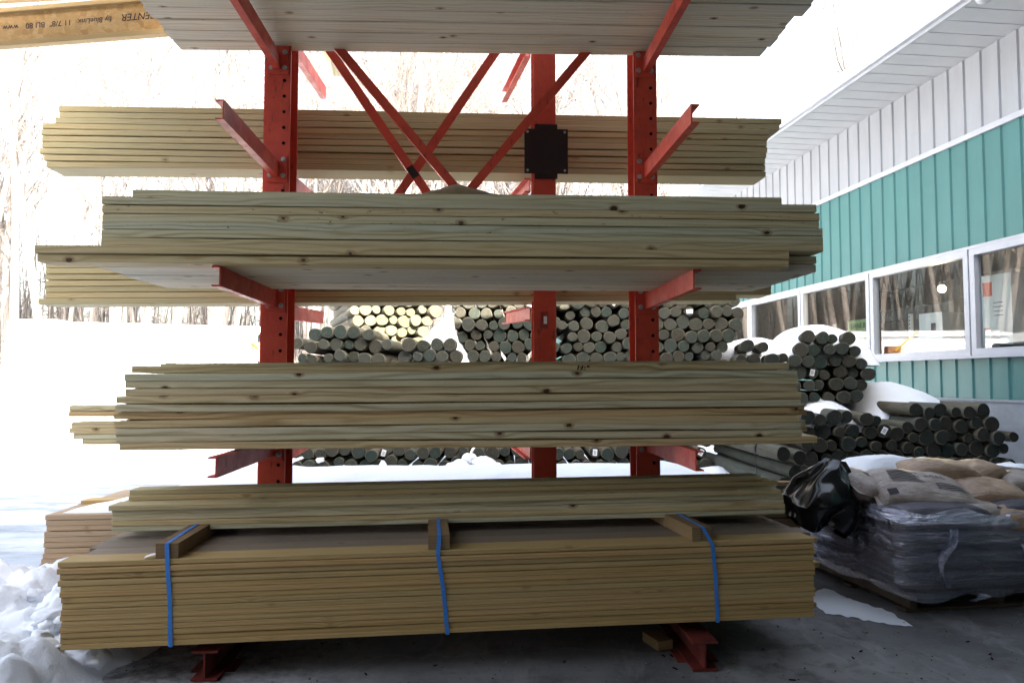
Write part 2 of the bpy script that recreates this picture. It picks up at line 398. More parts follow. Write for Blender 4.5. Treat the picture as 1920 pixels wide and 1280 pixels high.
# ------------------------------------------------------------------ the racks
RA = math.radians(3.0); RU = Vector((math.cos(RA), math.sin(RA), 0)); RV = Vector((-math.sin(RA), math.cos(RA), 0)); RZ = Vector((0, 0, 1))
RO = Vector((-.305, 4.67, 0))
def rp(u, v, z): return RO+RU*u+RV*v+RZ*z
def ibeam_prof(w, h, tf, tw):
    a, b, t, k = w/2, h/2, tf, tw/2
    return [(-a, -b), (a, -b), (a, -b+t), (k, -b+t), (k, b-t), (a, b-t), (a, b), (-a, b), (-a, b-t), (-k, b-t), (-k, -b+t), (-a, -b+t)]
RR = rotz(RA)
def local(root, P): return RR.transposed() @ (P-root.location)
def rack(name, label, us, v0, hgt, holes, front):
    """v0 = front flange plane; columns are I beams of depth .2"""
    root = empty(name, rp(0, v0, 0), RR); tag(root, label, 'storage rack'); return root
def column(root, u, v0, h, holes):
    mb = MB(); X, Y = Vector((1, 0, 0)), Vector((0, 1, 0))
    mb.prism(ibeam_prof(.15, .2, .011, .009), (u, .1, .004), (u, .1, h), X, Y)
    if holes:
        z = .36
        while z < h-.1:
            mb.cyl((u+.036, -.0005, z), (0, 1, 0), .0105, .004, 12, 1)
            mb.cyl((u-.036, -.0005, z), (0, 1, 0), .0125, .005, 12, 0)
            z += .1
    o = mb.build('column', [M['red'], M['hole']], root); return o
def hexbolt(mb, c, axis, r=.013, h=.012):
    mb.cyl(c, axis, r*1.5, .003, 14, 0); mb.cyl(Vector(c)+Vector(axis).normalized()*(-h/2 if False else 0)+Vector(axis).normalized()*h*.5, axis, r, h, 6, 0)
def arm(root, u, zt, L, sgn, v0, bolts=True, rise=0., hh=.098, side=1, du=0.):
    """channel arm, sgn -1 towards the camera, zt = top height; flanges turned outwards; starts at local y=v0"""
    mb = MB(); Z = Vector((0, 0, 1)); X = Vector((1, 0, 0)); f = .042*side; t = .0075; k = .007*side
    y0 = v0+sgn*.014; y1 = v0+sgn*L; h = hh/2
    pr = [(0, -h), (f, -h), (f, -h+t), (k, -h+t), (k, h-t), (f, h-t), (f, h), (0, h)]
    mb.prism(pr, (u-.012*side, y0, zt-h), (u-.012*side+du, y1, zt-h+rise), X, Z)
    if bolts: mb.box((u, v0+sgn*.0075, zt-.046), (.122, .011, .168), None, 0, .002)
    o = mb.build('arm', M['red'], root)
    if bolts:
        for du in (-.043, .040):
            for dz in (.012, -.088):
                b = MB(); hexbolt(b, (u+du, v0+sgn*.0135, zt+dz), (0, sgn, 0), .0105, .009); b.build('bolt', M['zinc'], o)
    return o
def bar(root, p0, p1, w, t, name='brace', v=(0, 1, 0)):
    """flat bar with a turned lip from p0 to p1 (root local)"""
    p0, p1 = Vector(p0), Vector(p1); d = (p1-p0).normalized(); V = Vector(v); s = d.cross(V).normalized()
    mb = MB(); mb.prism([(-w/2, -t/2), (w/2, -t/2), (w/2, t/2), (-w/2+t, t/2), (-w/2+t, w*.6), (-w/2, w*.6)], p0, p1, s, V)
    return mb.build(name, M['red'], root)
ARMZ = {1: (CAMH+2.046, CAMH+2.078), 2: (CAMH+1.362, CAMH+1.386), 3: (CAMH+.547, CAMH+.549), 4: (CAMH-.366, CAMH-.349)}
UC = 1.165
fr_rack = rack('cantilever_rack', 'red steel cantilever rack with perforated columns carrying the nearest boards', (), 0, 3.7, True, True)
cols = [column(fr_rack, s*UC, 0, 3.7, True) for s in (-1, 1)]
for lv in (1, 2, 3, 4):
    for s in (-1, 1): arm(fr_rack, s*UC, ARMZ[lv][0 if s < 0 else 1], 1.04, -1, 0., side=s)
for s in (-1, 1):
    mb = MB(); X, Z = Vector((1, 0, 0)), Vector((0, 0, 1))
    mb.prism(ibeam_prof(.12, .135, .010, .008), (s*UC, -1.12, .072), (s*UC, -.002, .072), X, Z)
    base = mb.build('base', M['rusty'], fr_rack)
    mb = MB(); mb.prism([(-.10, -.006), (.10, -.006), (.10, .004), (-.10, .004)], (s*UC, -1.0, .0062), (s*UC, -.86, .0062), X, Z); mb.build('foot_plate', M['rusty'], base)
def lp(root, px, py, Y): return local(root, at(px, py, Y))
def at_v(px, py, v):
    """point on a pixel ray at rack depth v"""
    lo, hi = 2., 9.
    for _ in range(40):
        m = (lo+hi)/2; P = at(px, py, m)
        if (P-RO).dot(RV) < v: lo = m
        else: hi = m
    return at(px, py, (lo+hi)/2)
def vbar(root, a, b, v, w, t=.007):
    return bar(root, local(root, at_v(*a, v)), local(root, at_v(*b, v)), w, t)
b1 = vbar(fr_rack, (552, -8), (871, 372), .03, .056); b2 = vbar(fr_rack, (1194, -14), (868, 372), .022, .056)
for (px, py) in ((870, 369), (572, 377)):
    mb = MB(); hexbolt(mb, local(fr_rack, at_v(px, py, .012)), (0, -1, 0), .016, .014); mb.build('bolt', M['zinc'], b1)
# rear rack, its back turned to the camera
RV0 = .24
rr_rack = rack('cantilever_rack', 'red rear cantilever rack with plain columns, dark square plate and crossed braces', (), RV0, 3.7, False, False)
ucs = []
for px in (508, 1022):
    P = at_v(px, 705, RV0); ucs.append((P-RO).dot(RU))
rcols = [column(rr_rack, u, 0, 3.75, False) for u in ucs]
RARM = {1: CAMH+2.36, 2: CAMH+1.405, 3: CAMH+.505, 4: CAMH-.445}
for lv in (1, 2, 3, 4):
    for k_, u in enumerate(ucs): arm(rr_rack, u+(.06, -.09)[k_], RARM[lv], 1.0, 1, .2, False, .05, .098, (-1, -1)[k_], (.02, -.12)[k_])
for u in ucs:
    mb = MB(); mb.prism(ibeam_prof(.12, .10, .010, .008), (u, .204, .056), (u, 1.25, .056), Vector((1, 0, 0)), Vector((0, 0, 1))); mb.build('base', M['red'], rr_rack)
ca = vbar(rr_rack, (556, 3), (842, 422), RV0-.006, .058); cb = vbar(rr_rack, (1003, -10), (712, 417), RV0+.012, .058)
P0 = local(rr_rack, at_v(767, 313, RV0-.012)); P1 = local(rr_rack, at_v(780, 332, RV0-.012))
bar(rr_rack, P0, P1, .05, .009, 'splice_plate').data.materials[0] = M['darkplate']
mb = MB(); c0 = local(rr_rack, at_v(1024, 284, RV0-.012)); mb.box(c0, (.292, .008, .302), None, 0); mb.box(c0+Vector((0, .0045, 0)), (.152, .004, .37), None, 0)
pl = mb.build('cover_plate', M['darkplate'], rr_rack)
for sx in (-1, 1):
    for sz in (-1, 1):
        b = MB(); b.cyl(c0+Vector((sx*.125, -.006, sz*.13)), (0, 1, 0), .0085, .006, 8, 0); b.build('bolt', M['zinc'], pl)
mb = MB(); c1 = local(rr_rack, at_v(1021, 600, RV0-.0012)); mb.box(c1, (.05, .0015, .115)); lb = mb.build('sticker_residue', simple('faded_sticker', (.34, .07, .06), .6, .3, 0, .6, 30, c2=(.22, .02, .015)), rr_rack)
mb = MB(); mb.box(c1+Vector((.005, -.0015, 0)), (.022, .001, .05)); mb.build('torn_label', M['paper'], lb)

# ------------------------------------------------------------------ lumber
# overhead tier, seen from below
f1 = Frame((343, 95, 4.66), (1425, 108, 4.825))
L1w = .13
xl = [343, 330, 322, 305, 290, 270, 255, 245, 235]; xr = [1425, 1442, 1440, 1455, 1460, 1470, 1480, 1490, 1500]
rnd = random.Random(4)
for j in range(8):
    x0 = rnd.uniform(-.012, .012); x1 = (f1.B-f1.A).length+rnd.uniform(-.012, .05)
    add_board(f1, x0, x1, -(j+1)*(L1w+.007)+rnd.uniform(-.001, .001), rnd.uniform(0, .003), .038, L1w, M['under'], f"{ORD[j]} board from the columns on the underside of the overhead tier", 'boards of the overhead tier', .002)
for j in (0, 6):
    add_board(f1, .01, 3.64, -(j+1)*(L1w+.002), .0395, .038, L1w, M['green'], f"upper board lying on the overhead tier, at its {'column' if j == 0 else 'open'} side", 'boards of the overhead tier', .002)
# rear second tier
f2 = Frame((82, 313, 4.99), (1434, 331, 5.27))
l2 = list(zip([87, 82, 75, 79, 79, 77, 79, 104, 111, 109], [1436, 1435, 1434, 1437, 1439, 1438, 1440, 1443, 1462, 1466]))
stack(f2, [(a, b, 0, 0) for a, b in l2], .0385, .235, 1, M['olive'], 'the stack behind the crossed braces', 'boards of the stack behind the crossed braces', .0030, 11, under=M['under'], bow=.006)
# third tier, front
f3 = Frame((191, 494, 3.52), (1540, 504, 3.70))
lay3 = [(70, 1479, -.035, 0), (64, 1480, -.05, 0.001), (190, 1543, 0, .001), (190, 1543, 0, 0), (191, 1543, 0, 0), (191, 1537, 0, 0), (191, 1537, 0, 0.0005), (191, 1531, 0, .001), (248, 1466, .02, 0)]
mats3 = [M['green'], M['green'], M['green'], M['green'], M['spotty'], M['spotty'], M['spotty'], M['green'], M['green']]
def rs3(i, j): return (.20 if i < 2 and j else 0)
stack(f3, lay3, .0375, .14, 7, M['green'], 'the chest-high front stack', 'boards of the chest-high front stack', .0024, 12, (0, -1), .004, rs3, mats3, M['under'])
# third tier, rear
f3b = Frame((85, 570, 5.0), (1446, 563, 5.16))
stack(f3b, [(72, 1380, 0, 0)]+[(a, 1446, 0, 0) for a in (86, 86, 85, 86, 86, 85, 84)], .0375, .235, 1, M['olive'], 'the stack behind the chest-high one', 'boards of the rear chest-high stack', .003, 13, under=M['under'])
# fourth tier, front
f4 = Frame((224, 845, 3.83), (1503, 831, 4.03))
lay4 = [(224, 1532, .0, 0), (218, 1503, 0, 0), (217, 1502, -.004, 0), (214, 1499, 0, 0), (213, 1497, .004, 0), (217, 1501, -.012, .002), (217, 1503, -.012, .003), (234, 1495, 0, .0), (234, 1497, 0, 0), (232, 1496, -.01, 0), (247, 1480, .10, 0)]
mats4 = [M['mixed']]*11
stack(f4, lay4, .0372, .14, 7, M['mixed'], 'the pale middle stack', 'boards of the pale middle stack', .0022, 14, (0, -1), .007, None, mats4, M['under'])
add_board(f4, .05, 3.4, .36, 11*.0386+.004, .025, .14, M['green'], 'thin board lying loose on top of the pale stack', 'boards of the pale middle stack')
# fourth tier, rear
f4b = Frame((150, 834, 5.0), (1512, 829, 5.2))
stack(f4b, [(153, 1512, 0, 0), (137, 1505, 0, 0), (130, 1513, 0, 0), (134, 1510, 0, 0), (128, 1513, 0, .034), (130, 1508, 0, 0)], .037, .19, 1, M['mixed'], 'the small rear left stack', 'boards of the small rear stack', .002, 15, under=M['under'])
# boards on the stickers
f5 = Frame((210, 997, 3.87), (1471, 963, 4.15))
stack(f5, [(210, 1471, 0, 0), (210, 1471, 0, 0), (209, 1470, 0, 0), (209, 1469, 0, 0), (203, 1465, -.02, 0), (242, 1458, .14, 0), (243, 1427, .155, 0)], .0262, .14, 3, M['green'], 'the thin stack on the dunnage', 'boards of the thin stack on the dunnage', .001, 16, (0, 4, -1), .003, None,
      [M['green'], M['green'], M['green'], M['green'], M['olive'], M['olive'], M['olive']], rowsof=(3, 3, 3, 3, 2, 1, 1))
# strapped decking pack
f6 = Frame((113, 1219, 3.40), (1528, 1156, 3.79))
rnd = random.Random(61)
lay6 = [(113+rnd.uniform(-3, 3)-(4 if i > 10 else 0), 1527+rnd.uniform(-3, 3), rnd.uniform(-.002, .002), 0) for i in range(15)]
NZ6 = stack(f6, lay6, .0239, .14, 7, M['honey'], 'the strapped decking pack', 'boards of the strapped decking pack', .0018, 17, (0, -1), .0015, lambda i, j: (.045+.012*((i*7+j*3) % 5) if j == 1 else .02 if j else 0), topmat=M['greyed'])
# rear bottom pack under snow
f6b = Frame((78, 1077, 4.93), (1500, 1046, 5.25))
stack(f6b, [(100, 1500, .03, 0)]+[(a, 1500, 0, 0) for a in (73, 77, 80, 83, 82, 83, 83, 87, 86, 85)], .0325, .14, 8, M['pinkish'], 'the snow-covered rear pack', 'boards of the snow-covered rear pack', .002, 18, (-1,), .002)
add_board(f6b, .03, .42, .42, .383, .03, .14, M['honey'], 'short board end lying askew on the snowy rear pack', None, .001, -.02)
add_board(f6b, .62, 1.0, 1.5, .44, .03, .1, M['honey'], 'small board end poking out of the snow on the rear pack', None, .001, -.02)
# strips lying on the snow behind the racks
fs = Frame((1070, 903, 6.2), (1440, 900, 6.6))
add_board(fs, 0, 1.75, 0, .0, .03, .09, M['honey'], 'long thin wood strip lying on the snow right of the rear column', None, .003)
fs2 = Frame((1150, 909, 5.9), (1500, 905, 6.2))
add_board(fs2, 0, 1.6, 0, -.02, .03, .09, M['brownwood'], 'dark wood strip half buried in snow behind the right column', None, .003)
# dunnage and blue straps on the strapped pack
TOP6 = NZ6+.0015
straps = [((313, 1021), (322, 1213)), ((819, 1010), (841, 1196)), ((1333, 996), (1347, 1167))]
wherestk = ['leftmost', 'middle', 'rightmost']
for k, px in enumerate((311, 823, 1318)):
    x = f6.xpix(px, 0, TOP6)
    mb = MB(); sk = (.0, .02, -.02)[k]
    sd = 1
    for dx in (-.026, .026):
        mb.prism([(-.0245, 0), (.0245, 0), (.0245, .066), (-.0245, .066)], (dx, .012, 0), (dx, .97, 0), Vector((1, 0, 0)), Vector((0, 0, 1)))
    o = mb.build('dunnage', M['brownwood'], None, f6.p(x, 0, TOP6), f6.R @ rotz((-.03, .0, .05)[k]))
    tag(o, f"{wherestk[k]} pair of brown bearer sticks on top of the strapped pack", 'wood bearer', 'bearers on the strapped pack')
    # strap: down the front, under, and along the top groove
    xt = f6.xpix(straps[k][0][0]+2, 0, TOP6+.04); xb = f6.xpix(straps[k][1][0]-2, 0, 0)
    pts = [(xb, .3, -.004), (xb, -.004, -.004), (xb*.5+xt*.5+.004, -.0045, NZ6*.5), (xt, -.0045, NZ6*.95), (x+.002, .004, TOP6+.0675), (x, .3, TOP6+.0685), (x+(.0, .02, .05)[k], .97, TOP6+.0685)]
    # subdivide the front run for a slight curve
    mb = MB(); w = .0095; vs = []; 
    for i, p in enumerate(pts):
        for sgn in (-1, 1): vs.append(f6.p(p[0]+sgn*w, p[1], p[2]))
    top = len(vs)
    nrm = [Vector((0, 0, 1)) if i in (0, 5, 6) else -f6.y for i in range(len(pts))]
    vs2 = [v+nrm[i//2]*.0012*(-1 if i//2 == 0 else 1) for i, v in enumerate(vs)]
    n = len(pts); fc = []
    for i in range(n-1):
        a = 2*i; fc += [(a, a+1, a+3, a+2), (top+a, top+a+2, top+a+3, top+a+1), (a, a+2, top+a+2, top+a), (a+1, top+a+1, top+a+3, a+3)]
    mb.add(vs+vs2, fc); o = mb.build('strap', M['blue'])
    tag(o, f"{wherestk[k]} blue plastic strap pulled down the front of the decking pack", 'strap', 'blue straps round the decking pack')
mb = MB(); mb.grid(6, 3, lambda u, v: Vector((u*.075-.037, v*.045-.02, .004+.012*math.sin(u*2.2))))
tag(mb.build('paper_tag', M['paper'], None, f6.p(f6.xpix(283, 0, TOP6), .03, TOP6), f6.R @ rotz(.2)), 'small white paper tag beside the leftmost bearer', 'tag')
# stamps on edges
def edge_stamp(fr, px, z, h, pattern, label):
    x = fr.xpix(px, 0, z); mb = MB(); cx = 0
    for w, dz, hh in pattern:
        mb.box((cx+w/2, 0, dz*h), (w, .0008, h*hh)); cx += w*1.35
    return mb, x
mb = MB()
for k_, (dx, dz, w, h, r_) in enumerate(((0, 0, .007, .026, .25), (.014, .001, .012, .005, 0), (.022, 0, .007, .026, .25), (.036, .001, .012, .005, 0), (.055, .006, .016, .009, 0), (.014, -.011, .012, .004, 0), (.036, -.011, .012, .004, 0))):
    mb.box((dx, 0, dz), (w, .0008, h), Matrix.Rotation(r_, 3, 'Y'))
zb_ = 10*.0390+.022; x_ = f4.xpix(1084, .10, zb_)
mk_ = mb.build('stamp', M['ink']); bo_ = [o for o in bpy.data.objects if o.get('group') == 'boards of the pale middle stack' and o.get('label', '').startswith('top board at the front')][0]
mk_.parent = bo_; mk_.location = (x_-bo_.matrix_world.translation.dot(f4.x)+f4.A.dot(f4.x), -.0712, 0.0)
# timber block beside the right base
mb = MB(); mb.box((0, 0, .026), (.085, .16, .048), None, 0, .004)
P = at(1240, 1213, 1); gr = at(1240, 1213, CAMH*F/(1213-HZ)); gr.z = 0
tag(mb.build('timber_block', M['brownwood'], None, (gr.x, gr.y+.1, 0.004), rotz(.35)), 'short timber block on the concrete beside the right rack base', 'wood block')

# wooden I joist, upside-down lettering
RJ = Frame((-330, 113, 5.75), (316, 62, 5.5))
root = empty('wooden_i_joist', RJ.p(0, 0, 0), RJ.R); LJ = (RJ.B-RJ.A).length+.25
tag(root, 'engineered wood joist with strand-board web and upside-down lettering at upper left', 'joist')
for z in (0, .264):
    me = board_mesh(LJ, .038, .0635, 900+int(z*10), .0005, [M['flange'], M['endgrain']]); o = newobj('flange', me, (0, 0, 0)); o.parent = root; o.location = (LJ/2, 0.03, z+.019)
mb = MB(); mb.box((LJ/2, .03, .151), (LJ, .0095, .225)); web = mb.build('web', M['osb'], root)
txts = [('onCENTER', .075, 1200-272-640, 0), ]
def joist_text(s, size, px_right, zb, italic=0.):
    t = text_mb(s, size, .0006); xs = [v[0] for v in t.v]; w = max(xs)
    x1 = RJ.xpix(px_right, 0, .15)
    mb = MB(); mb.add([Vector((x1-v[0]-italic*v[1], .0242-v[2], zb+.0-v[1])) for v in t.v], t.f)
    mb.build('lettering', M['inkblue'], web)
joist_text('onCENTER', .078, 312, .185, .2); joist_text('by BlueLinx', .058, 206, .175, .1)
joist_text('11 7/8"  BLI 80', .062, 130, .175); joist_text('www.', .06, 30, .172)
RK = Frame((-330, 18, 6.2), (240, -12, 6.0))
tagrj = empty('wooden_i_joist', RK.p(0, 0, 0), RK.R); tag(tagrj, 'second engineered joist showing only its pale lower flange at the upper left edge', 'joist')
me = board_mesh(2.6, .038, .0635, 955, .0005, [M['flange'], M['endgrain']]); o = newobj('flange', me, (0, 0, 0)); o.parent = tagrj; o.location = (1.3, .03, .019)
mb = MB(); mb.box((1.3, .03, .15), (2.6, .0095, .224)); mb.build('web', M['osb'], tagrj)
# boards sticking out at the rear of the upper level
for k, (pa, pb) in enumerate((((622, 60), (633, 139)), ((606, 60), (622, 112)))):
    A = at(pa[0], pa[1], 5.5); B = at(pb[0], pb[1], 6.9)
    d = (B-A).normalized(); me = board_mesh((B-A).length, .038, .09, 970+k, .001, [M['green'], M['endgrain']])
    sd = d.cross(Vector((0, 0, 1))).normalized(); R = Matrix((d, -sd, d.cross(-sd))).transposed()
    tag(newobj('board', me, (A+B)/2, R), f"{('right', 'left')[k]} one of two narrow boards poking out behind the left column", 'board')
# crumpled brown bag behind the third stack
mb = MB()
def bagf(u, v):
    a = u*2*PI; t = v
    w = .30*(1-abs(2*t-1)**3)**.5
    return Vector(((t-.5)*.62, math.cos(a)*w*.35, .02+.085*max(0, math.sin(a))*(1.15-abs(2*t-.75)) + .01*noise.noise(Vector((t*9, math.cos(a)*3, 0)))))
mb.grid(20, 16, bagf)
P = at(880, 372, 4.56)
tag(mb.build('crumpled_sack', simple('brown_sack', (.26, .19, .11), .8, .2, 0, .4, 10, .3), None, at(882, 382, 4.58), rotz(.05)), 'crumpled tan sack lying on top of the chest-high stack', 'sack')
# ------------------------------------------------------------------ fence posts in bundles
def log_mesh(r, L, seed, name='fence_post'):
    rnd = random.Random(seed); ns = 22; mb = MB(); vs = []
    ys = [0, .008, L*.25, L*.5, L*.75, L-.008, L]; ph = rnd.uniform(0, 6)
    for i, y in enumerate(ys):
        k = 1-.05*y/L; k *= .93 if i in (0, len(ys)-1) else 1
        cx = .012*math.sin(y*1.3+ph)*(y/L)
        for a in range(ns):
            t = 2*PI*a/ns; rr = r*k*(1+.045*math.sin(2*t+ph)+.03*math.sin(3*t-ph*2)+.012*rnd.uniform(-1, 1))
            vs.append((cx+rr*math.cos(t), y, rr*math.sin(t)))
    fs = [(i*ns+a, (i+1)*ns+a, (i+1)*ns+(a+1) % ns, i*ns+(a+1) % ns) for i in range(len(ys)-1) for a in range(ns)]
    mb.add(vs, fs, 0, True); mb.add(vs, [tuple(range(ns)), tuple(range(len(ys)*ns-1, (len(ys)-1)*ns-1, -1))], 1)
    mb.add(vs, [], 0)
    return mb.mesh(name, [M['logbark'], M['logend']])
def inpoly(x, y, P):
    c = False; j = len(P)-1
    for i in range(len(P)):
        if (P[i][1] > y) != (P[j][1] > y) and x < (P[j][0]-P[i][0])*(y-P[i][1])/(P[j][1]-P[i][1])+P[i][0]: c = not c
        j = i
    return c
RADII = [.056, .063, .068, .072, .076, .082]
LOGM = {}
def logm(k, L, dark=False):
    key = (k, round(L, 2), dark)
    if key not in LOGM:
        LOGM[key] = log_mesh(RADII[k], L, 40+k*7+int(L*10))
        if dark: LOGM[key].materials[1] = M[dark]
    return LOGM[key]
class Bundle:
    def __init__(s, poly, Y, ang, L, seed, label, group, skip=None, endjit=.05, pitch=None, cut=None, keep=None, endmat=False):
        """poly = outline of the end faces; ang = turn of the axis (positive to the left going away)"""
        rnd = random.Random(seed); s.ang = ang; s.Y = Y; s.L = L; s.logs = []
        s.ax = Vector((-math.sin(ang), math.cos(ang), 0)); s.rt = Vector((math.cos(ang), math.sin(ang), 0))
        xs = [p[0] for p in poly]; ys = [p[1] for p in poly]
        A = at(min(xs), max(ys), Y); Bx = at(max(xs), min(ys), Y)
        rm = .070; step = 2*rm+.012; pts = []; row = 0; z = A.z
        while z < Bx.z+.1:
            x = A.x-.1+(step/2 if row % 2 else 0)+rnd.uniform(-.01, .01)
            while x < Bx.x+.1:
                px, py = proj(Vector((x, Y, z)))
                if inpoly(px, py, poly): pts.append([x, z, rnd.randrange(6)])
                x += step
            z += step*.88; row += 1
        # jitter and push apart
        for p in pts: p[0] += rnd.uniform(-.04, .04); p[1] += rnd.uniform(-.03, .03)
        for it in range(50):
            for i in range(len(pts)):
                for j in range(i+1, len(pts)):
                    dx = pts[j][0]-pts[i][0]; dz = pts[j][1]-pts[i][1]; d = math.hypot(dx, dz)+1e-6
                    m = RADII[pts[i][2]]+RADII[pts[j][2]]+.0015
                    if d < m:
                        e = (m-d)/2/d; pts[i][0] -= dx*e; pts[i][1] -= dz*e; pts[j][0] += dx*e; pts[j][1] += dz*e
        for x, z, k in pts:
            P = Vector((x, Y+rnd.uniform(-endjit, endjit), z))
            px, py = proj(P)
            if keep and not keep(px, py): continue
            R = rotz(ang+rnd.uniform(-.012, .012)) @ Matrix.Rotation(rnd.uniform(0, 6.28), 3, 'Y')
            o = newobj('fence_post', logm(k, L, endmat), P, R); tag(o, label, 'fence post', group); s.logs.append((o, P, RADII[k], (px, py)))
    def nearest(s, px, py): return min(s.logs, key=lambda l: (l[3][0]-px)**2+(l[3][1]-py)**2)
    def tagged(s, px, py, label, rot=.3, w=.05, h=.075):
        o, P, r, pp = s.nearest(px, py); mb = MB(); Ri = o.matrix_world.to_3x3().transposed(); 
        D = Ri @ (rotz(s.ang) @ Matrix.Rotation(rot, 3, 'Y'))
        off = Ri @ (rotz(s.ang) @ Vector((0, -.006, .0)))
        n0 = len(mb.v); mb.box((0, 0, 0), (w, .002, h), None, 0, 0); 
        for i, (bw, bz) in enumerate(((.6, .22), (.7, .05), (.5, -.1), (.65, -.25))): mb.box((0, -.0014, bz*h), (w*bw, .0008, h*.07), None, 1)
        mb.v = [tuple(D @ Vector(v)+off) for v in mb.v]
        t = mb.build('tag', [M['paper'], M['inkblue']], o); o['label'] = label
    def hull(s, t, pad=.004):
        pts = []
        for o, P, r, pp in s.logs:
            c = P+s.ax*(t+(s.Y-P.y)); u = (c-s.logs[0][1]).dot(s.rt)
            for k in range(14): pts.append((u+(r+pad)*math.cos(k*PI/7), c.z+(r+pad)*math.sin(k*PI/7)))
        pts = sorted(set(pts))
        def half(ps):
            h = []
            for p in ps:
                while len(h) > 1 and (h[-1][0]-h[-2][0])*(p[1]-h[-2][1])-(h[-1][1]-h[-2][1])*(p[0]-h[-2][0]) <= 0: h.pop()
                h.append(p)
            return h
        a = half(pts); b = half(pts[::-1]); return a[:-1]+b[:-1]
    def band(s, t, label, skew=0.):
        H = s.hull(t); mb = MB(); O = s.logs[0][1]; n = len(H); umin = min(p[0] for p in H); umax = max(p[0] for p in H)
        base = O+s.ax*(t+(s.Y-O.y)); vs = []
        for u, z in H:
            sh = skew*((u-umin)/(umax-umin)-.5)
            for dt in (-.011, .011):
                p = base+s.rt*u+s.ax*(dt+sh); p.z = z; vs.append(p)
        fs = [(2*i, 2*((i+1) % n), 2*((i+1) % n)+1, 2*i+1) for i in range(n)]
        mb.add(vs, fs); o = mb.build('band', M['band']); m = o.modifiers.new('t', 'SOLIDIFY'); m.thickness = .003; m.offset = 1
        tag(o, label, 'band'); return o
B = {}
vis = lambda px, py: py < 690
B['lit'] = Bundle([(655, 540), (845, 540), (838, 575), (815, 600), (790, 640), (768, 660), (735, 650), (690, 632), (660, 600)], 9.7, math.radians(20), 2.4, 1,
    'round post in the sunlit bundle left of the snow drift', 'sunlit fence posts left of the snow drift', endmat='logendsunlit')
B['low'] = Bundle([(545, 640), (590, 622), (640, 618), (712, 628), (728, 655), (726, 690), (545, 690)], 8.9, math.radians(-3), 2.4, 2,
    'dark round post in the low pile between left column and snow drift', 'low pile of fence posts by the left column')
B['mid'] = Bundle([(740, 662), (768, 640), (815, 638), (868, 650), (870, 690), (735, 690)], 8.75, 0, 2.4, 3,
    'round post in the low heap below the snow drift', 'fence posts below the snow drift')
B['centre'] = Bundle([(848, 540), (1050, 540), (1050, 690), (878, 690), (870, 650), (846, 620)], 9.05, 0, 2.4, 4,
    'round post in the tall stack left of the middle red column', 'fence posts left of the middle column')
B['rightc'] = Bundle([(1050, 540), (1228, 540), (1228, 690), (1050, 690)], 9.05, 0, 2.4, 5,
    'grey round post in the tall stack between middle and right columns', 'fence posts between the middle and right columns')
B['edge'] = Bundle([(1228, 560), (1395, 560), (1404, 590), (1380, 625), (1352, 660), (1340, 690), (1228, 690)], 9.05, math.radians(-3), 2.4, 6,
    'grey round post in the tall stack just right of the right column', 'fence posts right of the right column')
B['small'] = Bundle([(1372, 670), (1390, 642), (1430, 646), (1500, 668), (1510, 695), (1372, 695)], 8.7, math.radians(-12), 2.4, 8,
    'dark post in the low heap between tall stack and snowy bundle', 'low heap of posts beside the tall stack', endmat='logenddark')
B['bottom'] = Bundle([(540, 838), (1335, 838), (1335, 888), (540, 892)], 8.7, 0, 2.4, 9,
    'round post in the bottom rows just above the snow', 'bottom rows of fence posts above the snow')
BY = math.radians(6)
B['upper'] = Bundle([(1485, 650), (1530, 622), (1560, 618), (1610, 640), (1645, 685), (1645, 715), (1615, 750), (1560, 765), (1485, 755)], 8.6, math.radians(-17), 2.4, 10,
    'dark post in the bundle under the tallest snow cap by the windows', 'posts in the upper bundle by the windows')
B['lowr'] = Bundle([(1510, 775), (1540, 765), (1590, 770), (1640, 775), (1690, 800), (1700, 850), (1690, 905), (1490, 905), (1490, 840)], 8.0, math.radians(-9), 2.4, 11,
    'dark post in the bundle right of the pale lumber ends', 'posts in the lower bundle beside the pale lumber', endmat='logenddark')
B['side'] = Bundle([(1680, 778), (1745, 764), (1790, 761), (1840, 768), (1875, 790), (1905, 830), (1912, 880), (1890, 915), (1690, 915), (1700, 850)], 8.05, math.radians(1), 2.4, 12,
    'dark post in the big banded bundle against the foundation', 'posts in the banded bundle by the foundation', endmat='logenddark')
B['sticking'] = Bundle([(1480, 835), (1500, 835), (1515, 870), (1520, 910), (1462, 910), (1465, 860)], 6.9, BY*.3, 2.4, 14,
    'round post of the low bundle showing its long pale side above the snow', 'long-sided posts low beside the pale stack', endmat='logenddark')
B['centre'].tagged(1000, 572, 'round post with a white tag left of the middle column', .5)
B['rightc'].tagged(1143, 570, 'round post with a tilted white tag high in the stack near the right column', .6)
B['edge'].tagged(1290, 588, 'round post with an upright white tag right of the right column', 1.5)
B['upper'].tagged(1523, 696, 'post with a small white tag in the bundle under the tallest snow cap', .2)
B['lowr'].tagged(1661, 812, 'post with a white tag at the upper right of the lower bundle', .5)
B['side'].tagged(1893, 880, 'post with a white tag at the bottom right by the foundation', -1.2)
B['bottom'].tagged(720, 858, 'bottom-row post with a tilted white tag left of the middle column', .3)
B['bottom'].tagged(1108, 848, 'bottom-row post with a white tag between middle and right columns', .1)
B['bottom'].tagged(1322, 848, 'bottom-row post with a white tag right of the right column', .5)
B['side'].band(1.05, 'dark band nearest the post ends round the bundle by the foundation', .12)
B['side'].band(1.9, 'dark band farther back round the bundle by the foundation', .05)
B['lit'].band(.55, 'dark band round the sunlit post bundle')
B['sticking'].band(.5, 'dark band round the low bundle showing long pale sides')
